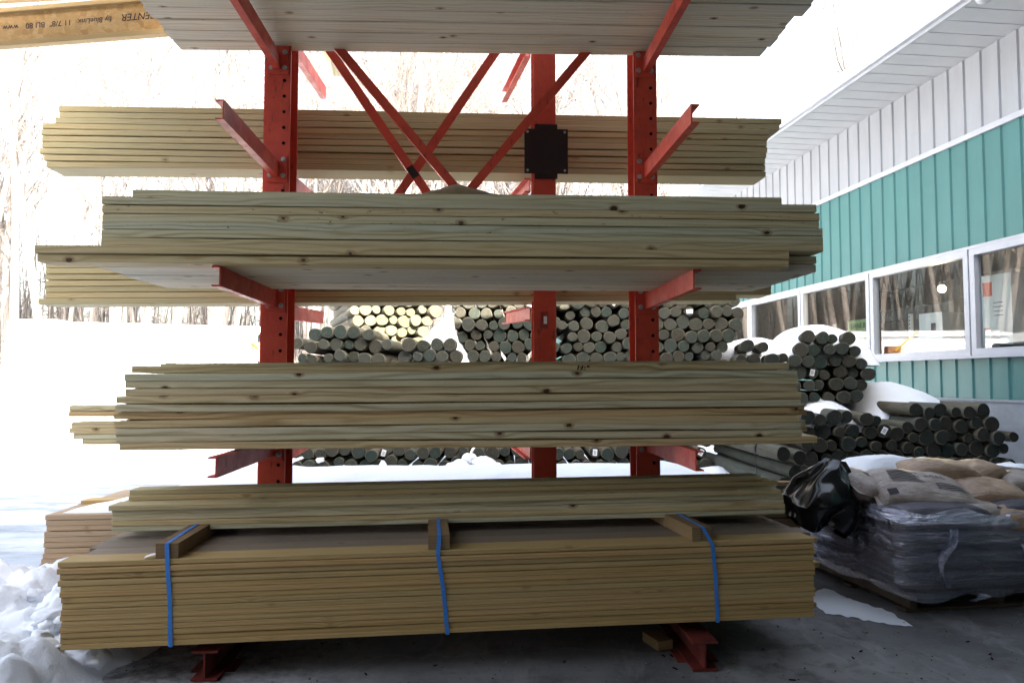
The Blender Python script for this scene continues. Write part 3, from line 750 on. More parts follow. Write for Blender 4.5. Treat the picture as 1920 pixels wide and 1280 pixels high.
# ------------------------------------------------------------------ snow caps and ground
def fbm(x, y, s=1., o=4):
    return noise.fractal(Vector((x*s, y*s, 3.7)), .9, 2.1, o)
def mound(name, c, rx, ry, h, ang, seed, label, zb=-.05, n=26, pw=2.2, rough=.04):
    mb = MB(); R = rotz(ang)
    def f(u, v):
        a, b = 2*u-1, 2*v-1
        k = max(0, 1-(abs(a)**pw))*max(0, 1-(abs(b)**pw)); k = k**.5
        p = R @ Vector((a*rx*(1+.06*noise.noise(Vector((b*3, seed, 0)))), b*ry*(1+.05*noise.noise(Vector((a*3, seed, 5)))), 0))
        z = zb+(h-zb)*k+rough*k*fbm(p.x+seed, p.y, 2.2)
        return Vector((p.x, p.y, z))
    mb.grid(n, n, f); o = mb.build(name, M['snow'], None, c); tag(o, label, 'snow', None, 'stuff'); return o
def capped(b_, px0, px1, ry, h, drop, seed, label, back=.25, tilt_=0.):
    top = max(P.z+r for o, P, r, pp_ in b_.logs if px0 <= pp_[0] <= px1); Yc = b_.Y+back+ry
    P0, P1 = at(px0, 700, b_.Y), at(px1, 700, b_.Y); c = (P0+P1)/2+b_.ax*(back+ry)
    mound('snow_cap', (c.x, c.y, top-.03), (P1.x-P0.x)/2, ry, h, b_.ang, seed, label, -drop, 34, 2.2, .03)
capped(B['upper'], 1440, 1650, 1.0, .17, .38, 2, 'thick smooth snow cap on the bundle under the windows')
P = at(1405, 634, 10.2); mound('snow_cap', (P.x, P.y, P.z-.22), .55, 1.3, .22, .04, 21, 'snow saddle between the tall stack and the capped bundle', -.3, 30, 2., .03)
capped(B['side'], 1672, 1880, 1.0, .24, .30, 3, 'snow cap on the banded bundle against the foundation', .45)
capped(B['lowr'], 1500, 1640, .9, .12, .22, 4, 'snow on the lower bundle right of the pale stack', .15)
# snow drift between the bundles
mb = MB()
out = [(752, 690), (762, 664), (790, 645), (812, 615), (846, 586), (850, 610), (858, 640), (872, 664), (885, 690)]
top = [at(px, py, 9.02) for px, py in out]
def drift(u, v):
    k = u*(len(top)-1); i = min(int(k), len(top)-2); t = k-i; p = top[i].lerp(top[i+1], t)
    q = Vector((p.x+v*.25, p.y+v*2.0, p.z+.05*math.sin(v*PI)-.45*v*v))
    q.z += .02*fbm(q.x, q.y, 3)*(1 if v > 0 else 0)
    return q
mb.grid(24, 14, drift)
base = [Vector((p.x, p.y, p.z)) for p in top]; cz = min(p.z for p in base)
vs = []; 
for i in range(25):
    k = i/24*(len(top)-1); a = min(int(k), len(top)-2); p = top[a].lerp(top[a+1], k-a)
    for j in range(7):
        t = j/6; vs.append(Vector((p.x+.01*fbm(p.x*5, t*3), p.y-.10*math.sin(t*PI*.5), p.z+(cz-.25-p.z)*t)))
mb.add(vs, [(i*7+j, i*7+j+1, (i+1)*7+j+1, (i+1)*7+j) for i in range(24) for j in range(6)], 0, True)
tag(mb.build('snow_drift', M['snow']), 'bright wedge of drifted snow between two bundles of posts', 'snow', None, 'stuff')
# snow along the foot of the posts
mb = MB()
prof = [(530, 893), (575, 884), (600, 887), (640, 871), (668, 876), (700, 889), (740, 876), (765, 880), (790, 868), (803, 872), (828, 880), (860, 868), (880, 876), (905, 872), (925, 884), (980, 888), (1040, 880), (1070, 889), (1150, 891), (1200, 886), (1250, 882), (1300, 876), (1340, 870), (1380, 880), (1420, 892)]
def ridge(px):
    for (a, b), (c, d) in zip(prof, prof[1:]):
        if a <= px <= c:
            t = (px-a)/(c-a); t = t*t*(3-2*t); return b+(d-b)*t
    return 893
def foot(u, v):
    px = 530+u*890; p = at(px, ridge(px), 8.5); y = 7.0+v*1.75
    if y < 8.5: z = .22+(p.z-.22)*((y-7.0)/1.5)**1.8
    else: z = p.z-.6*(y-8.5)
    x = p.x+(y-8.5)*.08
    return Vector((x, y, z+.018*fbm(x, y, 4)))
mb.grid(120, 18, foot); tag(mb.build('snow_bank', M['snow']), 'lumpy snow banked along the foot of the stacked posts', 'snow', None, 'stuff')
for i, (px, py, w, d, h) in enumerate(((865, 876, .16, .1, .09), (905, 868, .14, .1, .08), (880, 858, .08, .08, .05), (925, 874, .1, .08, .05), (600, 862, .05, .05, .03), (718, 878, .05, .05, .08))):
    mb = MB(); mb.ball((0, 0, 0), 1, 14, 9, 0, (w, d, h), .5, i); tag(mb.build('snow_clump', M['snow'], None, at(px, py, 8.62)), f"{('wide', 'rounded', 'small', 'flat', 'tiny', 'narrow')[i]} clump of snow clinging to the bottom row of posts", 'snow clump')
# blanket on the rear bottom pack
mb = MB(); zt = 11*.0345
def blanket(u, v):
    y = .03+v*1.6; x0 = f6b.xpix(86+150*v**.8, 0, zt)+.07*noise.noise(Vector((v*5, 0, 1))); x = x0+u*(5.0-x0)
    e = min(1, min(u*14, (1-u)*10)); f = min(1, v*9)
    p = f6b.p(x, y, zt)
    p.z += -.01+.075*(e*min(f, 1))**.5+.05*v*e+.015*fbm(p.x, p.y, 2.5)*e
    return p
mb.grid(80, 24, blanket); tag(mb.build('snow_blanket', M['snow']), 'snow blanket lying on the rear bottom pack of boards', 'snow', None, 'stuff')
# foreground shovelled snow
mb = MB()
def bank(u, v):
    x = -4.2+u*2.62; y = 2.7+v*2.9
    edge = -1.72-.12*math.sin(y*2.3)-.22*max(0, (y-3.9))+.08*noise.noise(Vector((y*4, 1, 2)))
    k = min(1, max(0, (edge-x)/.35)); k = k*k*(3-2*k)
    far = min(1, max(0, (5.4-y)/.7)); near = 1
    hh = .13+.08*math.sin(x*1.7+1)*math.cos(y*1.2)
    if x < -2.9: hh *= max(.15, 1-(-2.9-x)/.6)
    l = 0
    for sc, am in ((3.1, .10), (7., .06), (15., .03)):
        d, pp = noise.voronoi(Vector((x*sc, y*sc, sc)))
        l += am*1.35*(max(0, .75-d[0])**.6)
    return Vector((x, y, -.012+k*far*(hh*.7+l*1.15+.03*fbm(x, y, 6))))
mb.grid(150, 150, bank); struct(mb.build('snow_heap', M['lumpsnow']), 'lumpy shovelled snow heap at the lower left edge of the floor', 'snow')
rnd = random.Random(8)
for i in range(26):
    px = rnd.uniform(60, 250); py = rnd.uniform(1120, 1278)
    if px > 232 and py < 1180: continue
    Y = CAMH*F/(py-HZ); p = at(px, py, Y); r = rnd.uniform(.025, .07)
    z = p.z+.5*r
    # lumps on the heap sit higher
    e = -1.72-.12*math.sin(p.y*2.3)-.22*max(0, (p.y-3.9))
    if p.x < e-.02: z = .08+min(1, (e-p.x)/.35)*.12
    mb = MB(); mb.ball((0, 0, 0), r, 12, 8, 0, (1.2, 1, .8), .7, i)
    tag(mb.build('snow_lump', M['lumpsnow'], None, (p.x, p.y, z), rotz(i)), 'loose lump of snow on or beside the heap at lower left', 'snow lump', 'loose snow lumps at lower left')
# ground
def gh(x, y):
    z = -.03
    if y > 5.5: z += .05*min(1, (y-5.5)/1.5)+.03*fbm(x, y, .5)*min(1, (y-5.5)/2)
    if y > 16: z += .045*min(y-16, 40)*min(1, max(.25, (2-x)/14))
    if x < 1 and y > 12: z += 1.35*math.exp(-((y-23)/4.5)**2)*min(1, max(0, (-4.5-x)/4.5))*(1+.15*fbm(x, y, .2))
    if y > 60: z += .02*(y-60)
    return z
mb = MB()
gx = [-400, -200, -120, -80]+[-60+i*1.2 for i in range(93)]+[70, 100, 160, 250, 400]; gy = [-60, -20, -8]+[-4+.6*i for i in range(34)]+[17+i*1.5 for i in range(40)]+[90, 120, 200, 350, 600]
vs = [Vector((x, y, gh(x, y))) for y in gy for x in gx]; nx = len(gx)
mb.add(vs, [(j*nx+i, j*nx+i+1, (j+1)*nx+i+1, (j+1)*nx+i) for j in range(len(gy)-1) for i in range(nx-1)], 0, True)
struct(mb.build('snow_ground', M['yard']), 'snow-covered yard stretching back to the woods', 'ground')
mb = MB(); mb.add([(-2.9, -9, 0), (6.9, -9, 0), (6.3, 6.0, 0), (-.5, 5.3, 0), (-2.3, 4.6, 0), (-2.6, 2.6, 0)], [(0, 1, 2, 3, 4, 5)])
struct(mb.build('concrete_floor', M['concrete']), 'dark worn concrete floor under the rack', 'floor')
# thin snow wedge by the pallet
mb = MB(); ol = [(1545, 1096), (1600, 1118), (1660, 1136), (1712, 1166), (1640, 1158), (1590, 1148), (1548, 1142), (1500, 1110)]
g = []
for (pa, pb) in zip(ol, ol[1:]+ol[:1]):
    for k_ in range(9):
        t_ = k_/9; px = pa[0]+(pb[0]-pa[0])*t_; py = pa[1]+(pb[1]-pa[1])*t_+3.5*noise.noise(Vector((px*.06, pa[1]*.1, 3)))+2*noise.noise(Vector((px*.2, pb[1]*.1, 7)))
        p = at(px, py, CAMH*F/(py-HZ)); g.append(Vector((p.x, p.y, .004)))
c = sum(g, Vector())/len(g); c.z = .02
mb.add(g+[c], [(i, (i+1) % len(g), len(g)) for i in range(len(g))], 0, True)
tag(mb.build('snow_patch', M['snow']), 'thin wedge of snow on the concrete beside the pallet', 'snow patch')
# debris on the floor
rnd = random.Random(21)
for i in range(38):
    px = rnd.uniform(600, 1910); py = rnd.uniform(1150, 1275); p = at(px, py, CAMH*F/(py-HZ)); mb = MB(); l = rnd.uniform(.008, .03)
    mb.box((0, 0, .003), (l, l*.3, .004), None, 0, .001)
    dk = rnd.random() < .5
    tag(mb.build('wood_chip', M['hole'] if dk else M['endgrain'], None, (p.x, p.y, .001), rotz(rnd.uniform(0, 3))), f"{'dark' if dk else 'pale'} wood chip lying on the concrete floor", 'wood chip', f"{'dark' if dk else 'pale'} wood chips on the concrete")
mb = MB(); rnd = random.Random(44)
for i in range(900):
    x = rnd.uniform(-2.0, 4.2); y = rnd.uniform(2.9, 5.0); r = rnd.uniform(.0015, .006)*(1.6 if rnd.random() < .06 else 1)
    mb.ball((x, y, r*.4), r, 6, 4, 0 if rnd.random() < .6 else 1, (1, 1, .6), .6, i)
tag(mb.build('grit', [simple('grit_grey', (.30, .29, .28), .9), simple('grit_dark', (.05, .045, .04), .9)]), 'fine grit scattered on the concrete floor', 'grit', None, 'stuff')

# ------------------------------------------------------------------ the metal building on the right
W0 = Vector((6.17, 9.0, 0)); WD = Vector((-.1205, .9927, 0)); WN = Vector((.9927, .1205, 0))
RB = Matrix((WD, -WN, Vector((0, 0, 1)))).transposed()   # local x = along wall away, local y = out of the wall, z up
bld = empty('metal_building', W0, RB); tag(bld, 'long green and white metal-sided building with a strip of windows and deep eave', 'building')
S0, S1 = -18.0, 34.0
def siding(name, z0, z1, s0, s1, mat, rib=.305, h=.02):
    mb = MB(); xs = []
    s = s0
    while s < s1:
        xs += [(s, 0), (s+rib*.70, 0), (s+rib*.76, h), (s+rib*.84, h), (s+rib*.90, 0)]
        for k in (.2, .42): xs.insert(-3, (s+rib*k, 0.0)) if False else None
        s += rib
    xs.append((s1, 0)); vs = [(x, y, z) for x, y in xs for z in (z0, z1)]
    mb.add(vs, [(2*i, 2*i+1, 2*i+3, 2*i+2) for i in range(len(xs)-1)])
    return mb.build(name, mat, bld)
def siding_mat(name, c, rust=0.):
    q = N(name); v, _ = q.coord(False); n = q.noise(q.scale(v, (1, 1, .25)), 2.5, 5, .6)
    w = q.n('ShaderNodeTexWave', bands_direction='X'); q.l(v, w.inputs['Vector']); w.inputs['Scale'].default_value = 11; 
    col = q.mix(q.rng(n, .3, .7), c, tuple(x*.82 for x in c))
    st = q.noise(q.scale(v, (30, 1, .5)), 1, 3, .6); col = q.mix(q.rng(st, .55, .75, 0, .22), col, tuple(x*.6 for x in c))
    if rust:
        rn = q.noise(q.scale(v, (6, 1, 9)), 1, 4, .7); col = q.mix(q.rng(rn, .66, .76, 0, rust), col, (.45, .24, .15))
    q.base(col); q.rough(.45, .4); q.bump(w.outputs['Fac'], .06, .004); return q.m
GW = siding_mat('green_siding', (.058, .195, .188)); WWm = siding_mat('white_siding', (.37, .38, .405), .5)
WFr = simple('white_frame', (.48, .49, .53), .5, .4, 0, .1, 5); SOF = simple('white_soffit', (.49, .495, .50), .6, .3, 0, .08, 4)
FND = simple('foundation_concrete', (.36, .38, .41), .85, .2, 0, .3, 3, .2)
WZ0, WZ1 = 1.70, 3.09
LOW = 1.13
siding('siding', LOW, WZ0, S0, S1, GW); siding('siding', WZ1, 4.58, S0, S1, GW)
siding('siding', WZ0, WZ1, 9.6, S1, GW); siding('siding', WZ0, WZ1, S0, -5.4, GW)
siding('upper_siding', 4.62, 5.66, S0, S1, WWm)
mb = MB(); mb.box(((S0+S1)/2, -.06, LOW/2-.01), (S1-S0, .25, LOW), None); mb.box(((S0+S1)/2, .03, LOW-.01), (S1-S0, .1, .03)); mb.build('foundation', FND, bld)
mb = MB(); mb.box(((S0+S1)/2, .018, 4.60), (S1-S0, .05, .075)); mb.build('trim', WFr, bld)
# eave: soffit, fascia, gutter, roof
mb = MB(); mb.box(((S0+S1)/2, .51, 5.675), (S1-S0, 1.06, .03)); sof = mb.build('soffit', SOF, bld)
mb = MB()
for i in range(int((S1-S0)/.31)):
    mb.box((S0+.15+i*.31, .51, 5.658), (.012, 1.04, .006))
mb.build('soffit_joints', WFr, sof)
mb = MB(); mb.box(((S0+S1)/2, 1.045, 5.735), (S1-S0, .02, .15)); mb.build('fascia', WFr, bld)
mb = MB(); mb.prism([(1.058, 5.70), (1.12, 5.70), (1.17, 5.80), (1.185, 5.83), (1.165, 5.83), (1.15, 5.80), (1.058, 5.80)], (S0, 0, 0), (S1, 0, 0), Vector((0, 1, 0)), Vector((0, 0, 1))); mb.build('gutter', WFr, bld)
mb = MB(); mb.add([(S0, 1.1, 5.83), (S1, 1.1, 5.83), (S1, -8, 7.1), (S0, -8, 7.1), (S0, 1.1, 5.86), (S1, 1.1, 5.86), (S1, -8, 7.13), (S0, -8, 7.13)], [(0, 1, 2, 3), (4, 7, 6, 5), (0, 4, 5, 1)]); mb.build('roof', simple('roof_metal', (.5, .52, .54), .5), bld)
mb = MB(); mb.box((S0-.05, -4, 3), (.1, 8, 6)); mb.box((S1+.05, -4, 3), (.1, 8, 6)); mb.box(((S0+S1)/2, -8, 3.4), (S1-S0, .1, 6.8)); mb.build('wall', GW, bld)
# room inside
INT = simple('inside_wall', (.24, .23, .22), .8); INF = simple('inside_floor', (.22, .20, .18), .6)
mb = MB(); mb.box((2, -5.0, 2.3), (16, .06, 3.0)); mb.box((2, -2.6, .78), (16, 4.8, .06)); mb.box((2, -2.6, 3.72), (16, 4.8, .05)); mb.box((9.97, -2.6, 2.3), (.05, 4.8, 3)); mb.box((-5.97, -2.6, 2.3), (.05, 4.8, 3)); mb.build('interior', INT, bld)
# windows
def glass_mat():
    q = N('window_glass'); t = q.t; t.nodes.remove(q.b)
    tr = q.n('ShaderNodeBsdfTransparent'); tr.inputs[0].default_value = (.86, .90, .90, 1); gl = q.n('ShaderNodeBsdfGlossy'); gl.inputs['Roughness'].default_value = .012
    gl.inputs['Color'].default_value = (1, 1, 1, 1)
    v, _ = q.coord(False); nb = q.n('ShaderNodeBump'); q.l(q.noise(v, 1.3, 2), nb.inputs['Height']); nb.inputs['Strength'].default_value = .004; nb.inputs['Distance'].default_value = .1
    q.l(nb.outputs[0], gl.inputs['Normal'])
    fr = q.n('ShaderNodeFresnel'); fr.inputs['IOR'].default_value = 1.62
    mx = q.n('ShaderNodeMixShader'); ge_ = q.n('ShaderNodeNewGeometry'); q.l(q.math('MULTIPLY', fr.outputs[0], q.math('SUBTRACT', 1., ge_.outputs['Backfacing'])), mx.inputs[0]); q.l(tr.outputs[0], mx.inputs[1]); q.l(gl.outputs[0], mx.inputs[2]); q.l(mx.outputs[0], q.out.inputs[0]); return q.m
GL = glass_mat()
wins = [-5.45, -3.62, -1.42, .78, 2.98, 5.18, 7.40, 9.60]
for i, (a, b) in enumerate(zip(wins, wins[1:])):
    mb = MB(); k = .085; m = (a+b)/2; w = b-a-.03
    mb.box((m, .02, WZ1-k/2), (w, .10, k)); mb.box((m, .02, WZ0+k/2), (w, .10, k))
    mb.box((a+.015+k/2, .02, (WZ0+WZ1)/2), (k, .098, WZ1-WZ0-2*k)); mb.box((b-.015-k/2, .02, (WZ0+WZ1)/2), (k, .098, WZ1-WZ0-2*k))
    wf = mb.build('window', WFr, bld)
    mb = MB(); mb.box((m, .0, (WZ0+WZ1)/2), (w-2*k, .008, WZ1-WZ0-2*k)); mb.build('pane', GL, wf)
mb = MB(); mb.box((2.07, .055, WZ0-.02), (15, .09, .035)); mb.build('sill', WFr, bld)
mb = MB(); mb.box((2.07, .04, WZ1+.022), (15, .06, .04)); mb.build('window_trim', WFr, bld)
# globe lamp under the eave (unlit)
P = at(1845, -6, 8.0)
lamp = empty('eave_lamp', (P.x, P.y, P.z)); tag(lamp, 'white globe lamp hanging under the eave at the top edge', 'lamp')
mb = MB(); mb.ball((0, 0, 0), .085, 20, 12); mb.build('globe', WFr, lamp)
mb = MB(); mb.cyl((0, 0, .16), (0, 0, 1), .05, .16, 14); mb.build('holder', M['zinc'], lamp)
# things standing inside behind the windows
def bp(s, y, z): return W0+WD*s-WN*y+Vector((0, 0, z))   # y<0 inside
CARD = simple('white_carton', (.62, .62, .62), .7, .2, 0, .12, 4); DARKB = simple('dark_shelf_goods', (.03, .035, .045), .5, .4, 0, .5, 9); GREYB = simple('grey_goods', (.25, .26, .27), .7); SIGN = simple('green_card', (.16, .24, .10), .7)
def wbox(name, s, y, z, dx, dy, dz, mat, label, cat, rz=0., extra=None):
    mb = MB(); mb.box((0, 0, dz/2), (dx, dy, dz), None, 0, .006)
    if extra: extra(mb, dx, dy, dz)
    o = mb.build(name, mat if isinstance(mat, list) else [mat, M['inkblue'], M['red']], None, bp(s, y, z), RB @ rotz(rz)); return tag(o, label, cat)
def cartonmarks(mb, dx, dy, dz):
    for k in range(4): mb.box((-.02, dy/2+.001, dz*(.3-.06*k)), (dx*.45, .001, .012), None, 1)
    mb.box((-.05, dy/2+.001, dz*.78), (dx*.2, .001, dz*.12), None, 1)
    # folded flaps on top
    mb.box((0, 0, dz+.004), (dx*.98, .05, .004), None, 0)
def redmarks(mb, dx, dy, dz):
    mb.box((dx*.25, dy/2+.001, dz*.8), (dx*.3, .001, dz*.2), None, 2); mb.box((dx*.3, dy/2+.001, dz*.2), (dx*.2, .001, dz*.1), None, 2)
    for k in range(4): mb.box((-.04, dy/2+.001, dz*(.6-.06*k)), (dx*.3, .001, .01), None, 1)
def behind(px, n):
    """distance along the wall of a point n metres inside that lies on this picture column"""
    lo, hi = -6., 14.
    for _ in range(40):
        m = (lo+hi)/2
        if proj(bp(m, -n, CAMH))[0] > px: lo = m
        else: hi = m
    return (lo+hi)/2
SL = .80; BZ = 1.42
mb = MB(); mb.box((0, 0, .60), (13, 1.7, .04))
for k in range(8): mb.box((-6+k*1.7, .7, .29), (.06, .06, .58)); mb.box((-6+k*1.7, -.7, .29), (.06, .06, .58))
tag(mb.build('display_bench', [simple('bench_top', (.45, .47, .5), .6)], None, bp(2.5, -1.05, SL), RB), 'long low display bench inside behind the windows', 'bench')
wbox('carton', behind(1768, .7), -.7, BZ, .44, .4, .98, CARD, 'tall white carton standing behind the window with the lit bulb', 'carton', .15, cartonmarks)
wbox('carton', behind(1737, .6), -.6, BZ, .12, .3, .62, CARD, 'slim white carton leaning left of the tall white carton', 'carton', -.2)
wbox('carton', behind(1800, .6), -.6, BZ, .16, .2, .52, CARD, 'small pale carton right of the tall white carton', 'carton', .1)
wbox('carton', behind(1822, .8), -.8, BZ, .25, .3, .50, GREYB, 'small grey carton behind the mullion beside the white cartons', 'carton', .0)
wbox('carton', behind(1895, .6), -.6, BZ+.42, .5, .4, .95, CARD, 'white carton with red print on a raised stand in the nearest window', 'carton', .1, redmarks)
wbox('display_stand', behind(1900, .65), -.65, BZ, .8, .5, .41, DARKB, 'dark stand under the red printed carton', 'stand')
wbox('carton', behind(1862, .3), -.3, BZ, .09, .2, .62, CARD, 'narrow white board leaning in the nearest window', 'board', .35)
def shelfgoods(mb, dx, dy, dz):
    for k in range(5): mb.box((0, dy/2+.01, dz*(.12+k*.19)), (dx*.98, .05, .02), None, 1)
wbox('shelf_unit', behind(1735, 2.2), -2.2, SL, 2.4, .6, 1.95, DARKB, 'dark shelving full of goods deep inside behind the bulb', 'shelving', 0, shelfgoods)
wbox('shelf_unit', behind(1590, 1.2), -1.2, SL, 1.5, .5, 1.5, simple('brown_goods', (.10, .07, .05), .7, .3, 0, .5, 8), 'brown stacked goods behind the second window from the left', 'shelving', 0, shelfgoods)
wbox('box', behind(1615, .5), -.5, BZ, .5, .4, .42, CARD, 'low white tray of papers under the green card sign', 'tray', .1)
mb = MB(); mb.box((0, 0, .21), (.62, .02, .42), None, 0, .003)
for row, s in enumerate(('LIANE.B', 'HAND')):
    t = text_mb(s, .13, .001)
    w = max(v[0] for v in t.v)
    mb.add([Vector((-(v[0]-w/2) if True else 0, .0115+v[2], .27-row*.17+v[1])) for v in t.v], t.f, 1)
tag(mb.build('card_sign', [SIGN, M['ink']], None, bp(behind(1612, .45), -.45, 2.02), RB), 'green card sign with dark lettering in the second window', 'sign')
mb = MB(); mb.box((0, 0, -.2), (.05, .05, .4)); mb.box((0, .1, -.5), (.22, .3, .02)) if False else None
for s_, lab in ((behind(1567, .5), 'left'), (behind(1711, .5), 'middle')):
    mb = MB(); mb.box((0, 0, .5), (.05, .05, 1.05)); 
    for k in range(16): mb.box((0, .026, .08+k*.06), (.02, .002, .03), None, 1)
    tag(mb.build('shelf_upright', [WFr, M['inkblue']], None, bp(s_, -.5, BZ-.02), RB), f"white slotted shelf upright behind the {'second' if lab == 'left' else 'third'} window", 'shelf upright')
lampi = empty('pendant_lamp', bp(behind(1771, 1.3), -1.3, 2.88)); tag(lampi, 'warm lit bulb hanging inside behind the third window', 'lamp')
q = N('lit_bulb'); q.b.inputs['Emission Color'].default_value = (1, .72, .35, 1); q.b.inputs['Emission Strength'].default_value = 25
mb = MB(); mb.ball((0, 0, 0), .06, 14, 10); mb.build('bulb', q.m, lampi)
ll = bpy.data.lights.new('bulb_light', 'POINT'); ll.energy = 14; ll.color = (1, .78, .5); ll.shadow_soft_size = .06; lo_ = bpy.data.objects.new('bulb_light', ll); COL.objects.link(lo_); lo_.parent = lampi; lo_.location = (0, 0, -.12)
mb = MB(); mb.cyl((0, 0, .42), (0, 0, 1), .006, .75, 6); mb.cyl((0, 0, .07), (0, 0, 1), .022, .07, 10); mb.build('cord', M['ink'], lampi)

# ------------------------------------------------------------------ pallet of bags
PA = math.radians(9); PX = Vector((math.cos(PA), math.sin(PA), 0)); PY = Vector((-math.sin(PA), math.cos(PA), 0)); PC = Vector((2.34, 4.50, 0)); RP = rotz(PA)
def pp(x, y, z): return PC+PX*x+PY*y+Vector((0, 0, z))
mb = MB()
for x in (.06, .65, 1.24): mb.box((x, .6, .062), (.045, 1.16, .085), None, 0, .003)
for k in range(7): mb.box((.65, .06+k*.18, .1175), (1.3, .11, .02), None, 0, .003); 
for k in (0, 3, 6): mb.box((.65, .06+k*.18, .01), (1.3, .11, .018), None, 0, .003)
tag(mb.build('pallet', M['palletwood'], None, pp(0, 0, .002), RP), 'worn wooden pallet under the wrapped bags at right', 'pallet')
def bag_mat(name, c, c2, stripes=0.):
    q = N(name); v, r = q.coord(); n = q.noise(v, 7, 5, .65); w = q.noise(q.scale(v, (3, 9, 9)), 6, 4, .6)
    col = q.mix(q.rng(n, .35, .7), c, c2); f = q.noise(v, 60, 3, .7); col = q.mix(q.rng(f, .5, .75, 0, .35), col, tuple(x*.5 for x in c))
    q.base(col); q.rough(.42, .4); q.bump(q.math('ADD', w, q.math('MULTIPLY', n, .5)), .7, .012); return q.m
BAGT = bag_mat('tan_bag_plastic', (.42, .29, .19), (.30, .19, .12)); BAGP = bag_mat('pale_bag_plastic', (.46, .40, .36), (.33, .25, .20)); BAGD = bag_mat('dark_bag_plastic', (.075, .06, .085), (.035, .03, .045))
def bag_surf(L, W, H, seed):
    def f(u, v):
        a, b = 2*u-1, 2*v-1
        k = max(0, 1-abs(a)**3.)**.45*max(0, 1-abs(b)**2.8)**.45
        nn = noise.noise(Vector((a*2.1+seed*3.3, b*2.1, seed)))*.16+noise.noise(Vector((a*5+seed, b*5, 2)))*.07
        pin = 1-.10*abs(a)**4
        return a*L/2*(1-.03*abs(b)**3), b*W/2*pin, k*(1+nn), k
    return f
def bag(c, L, W, H, Rm, mat, seed, label, marks=None, group=None, name='bag'):
    f = bag_surf(L, W, H, seed); mb = MB()
    def up(u, v): x, y, z, k = f(u, v); return Vector((x, y, H*.5+z*H*.5))
    def dn(u, v): x, y, z, k = f(u, v); return Vector((x, y, H*.5-k*H*.46))
    mb.grid(28, 20, up); mb.grid(28, 20, dn, 0, True, True)
    # seam lips at both ends
    for s in (0, 1):
        x0, y0, z0, k0 = f(s, 0); x1, y1, z1, k1 = f(s, 1); sg = -1 if s == 0 else 1
        mb.grid(14, 2, lambda u, v: Vector((x0+sg*v*.035-.001*sg, y0+(y1-y0)*u, H*.5+.010*math.sin(u*13+seed)*v)))
    o = mb.build(name, [mat, M['inkblue'], M['paper']], None, c, Rm); tag(o, label, 'bag', group)
    if marks:
        m2 = MB()
        for kind, x, y, s in marks:
            if kind == 'text':
                t = text_mb(s[0], s[1], 0.0); 
                for poly in [0]: m2.add([Vector((x+v[0], y+v[1], 0)) for v in t.v], t.f)
            elif kind == 'lines':
                for i in range(s[0]):
                    m2.grid(10, 1, lambda u, v: Vector((x+u*s[1]*(1-.25*((i*3) % 4)/4), y-i*s[2]+v*s[2]*.4, 0)))
            else: m2.grid(6, 3, lambda u, v: Vector((x+u*s[0], y+v*s[1], 0)))
        vv = []
        for v in m2.v:
            u = v[0]/L+.5; w = v[1]/W+.5; u = min(.98, max(.02, u)); w = min(.98, max(.02, w)); x, y, z, k = f(u, w); vv.append((v[0], v[1], H*.5+z*H*.5+.003))
        m2.v = vv; m2.build('print', M['inkblue'], o)
    return o
def tilt(rx, ry, rz): return Matrix.Rotation(rz, 3, 'Z') @ Matrix.Rotation(ry, 3, 'Y') @ Matrix.Rotation(rx, 3, 'X')
# lower layers, seen dim through the film
rnd = random.Random(33)
lvl = ['bottom', 'second', 'third', 'top']
for k in range(4):
    for i in range(2):
        for j in range(2):
            bag(pp(.33+i*.64+rnd.uniform(-.02, .02), .3+j*.6+rnd.uniform(-.02, .02), .13+k*.118), .64, .6, .15, RP @ tilt(0, 0, rnd.uniform(-.06, .06)), BAGD, rnd.random()*9,
                f"dark bag {('at the front', 'at the back')[j]} {('left', 'right')[i]} of the {lvl[k]} wrapped layer on the pallet", None, 'dark bags inside the stretch film')
mk = [('text', .02, .03, ('BRES', .062)), ('lines', -.20, .10, (9, .2, .017)), ('block', -.26, -.16, (.055, .055)), ('lines', .06, -.04, (4, .2, .018))]
BL = 'bags heaped on the wrapped pallet'
def onp(px, py, Y): return at(px, py, Y)
def pbag(px, py, Y, L, W, H, r, mat, seed, label, marks=None):
    P = onp(px, py, Y); P.z -= H*.5; return bag(P, L, W, H, RP @ tilt(*r), mat, seed, label, marks, BL)
pbag(1778, 958, 4.80, .66, .44, .19, (.12, .02, -.05), BAGP, 3.1, 'pale bag with fine lines lying just above the film, left of two', [('lines', -.2, .05, (12, .36, .016))])
pbag(1893, 968, 4.80, .60, .44, .19, (.1, .0, .05), BAGT, 4.2, 'tan bag just above the film at the right frame edge', [('lines', -.24, .0, (3, .2, .014)), ('block', -.22, -.1, (.05, .05))])
pbag(1716, 921, 4.92, .62, .46, .21, (.38, .10, -.22), BAGP, 5.3, 'pale bag with dark print and barcode lying tilted in the heap', mk)
pbag(1845, 926, 5.0, .46, .42, .20, (.2, .08, -.16), BAGT, 6.4, 'plain tan bag right of the printed bag')
pbag(1918, 905, 5.3, .55, .42, .18, (.2, .14, -.1), BAGP, 7.5, 'pale bag under thin snow at the far right of the heap', [('lines', -.2, .08, (6, .3, .016))])
pbag(1815, 890, 5.3, .42, .34, .17, (.1, -.25, .15), BAGT, 8.6, 'tan bag half under the topmost bag')
pbag(1752, 884, 5.2, .50, .32, .17, (.12, .02, -.05), BAGT, 9.7, 'rounded tan bag lying topmost on the heap')
pbag(1612, 912, 5.05, .42, .40, .19, (.35, .25, .35), BAGP, 2.9, 'pale bag beside the black plastic at the left of the heap', [('lines', -.1, .0, (3, .2, .018))])
pbag(1710, 925, 5.45, 1.0, .6, .28, (0, 0, 0), BAGT, 1.9, 'bag buried under the others in the middle of the heap')
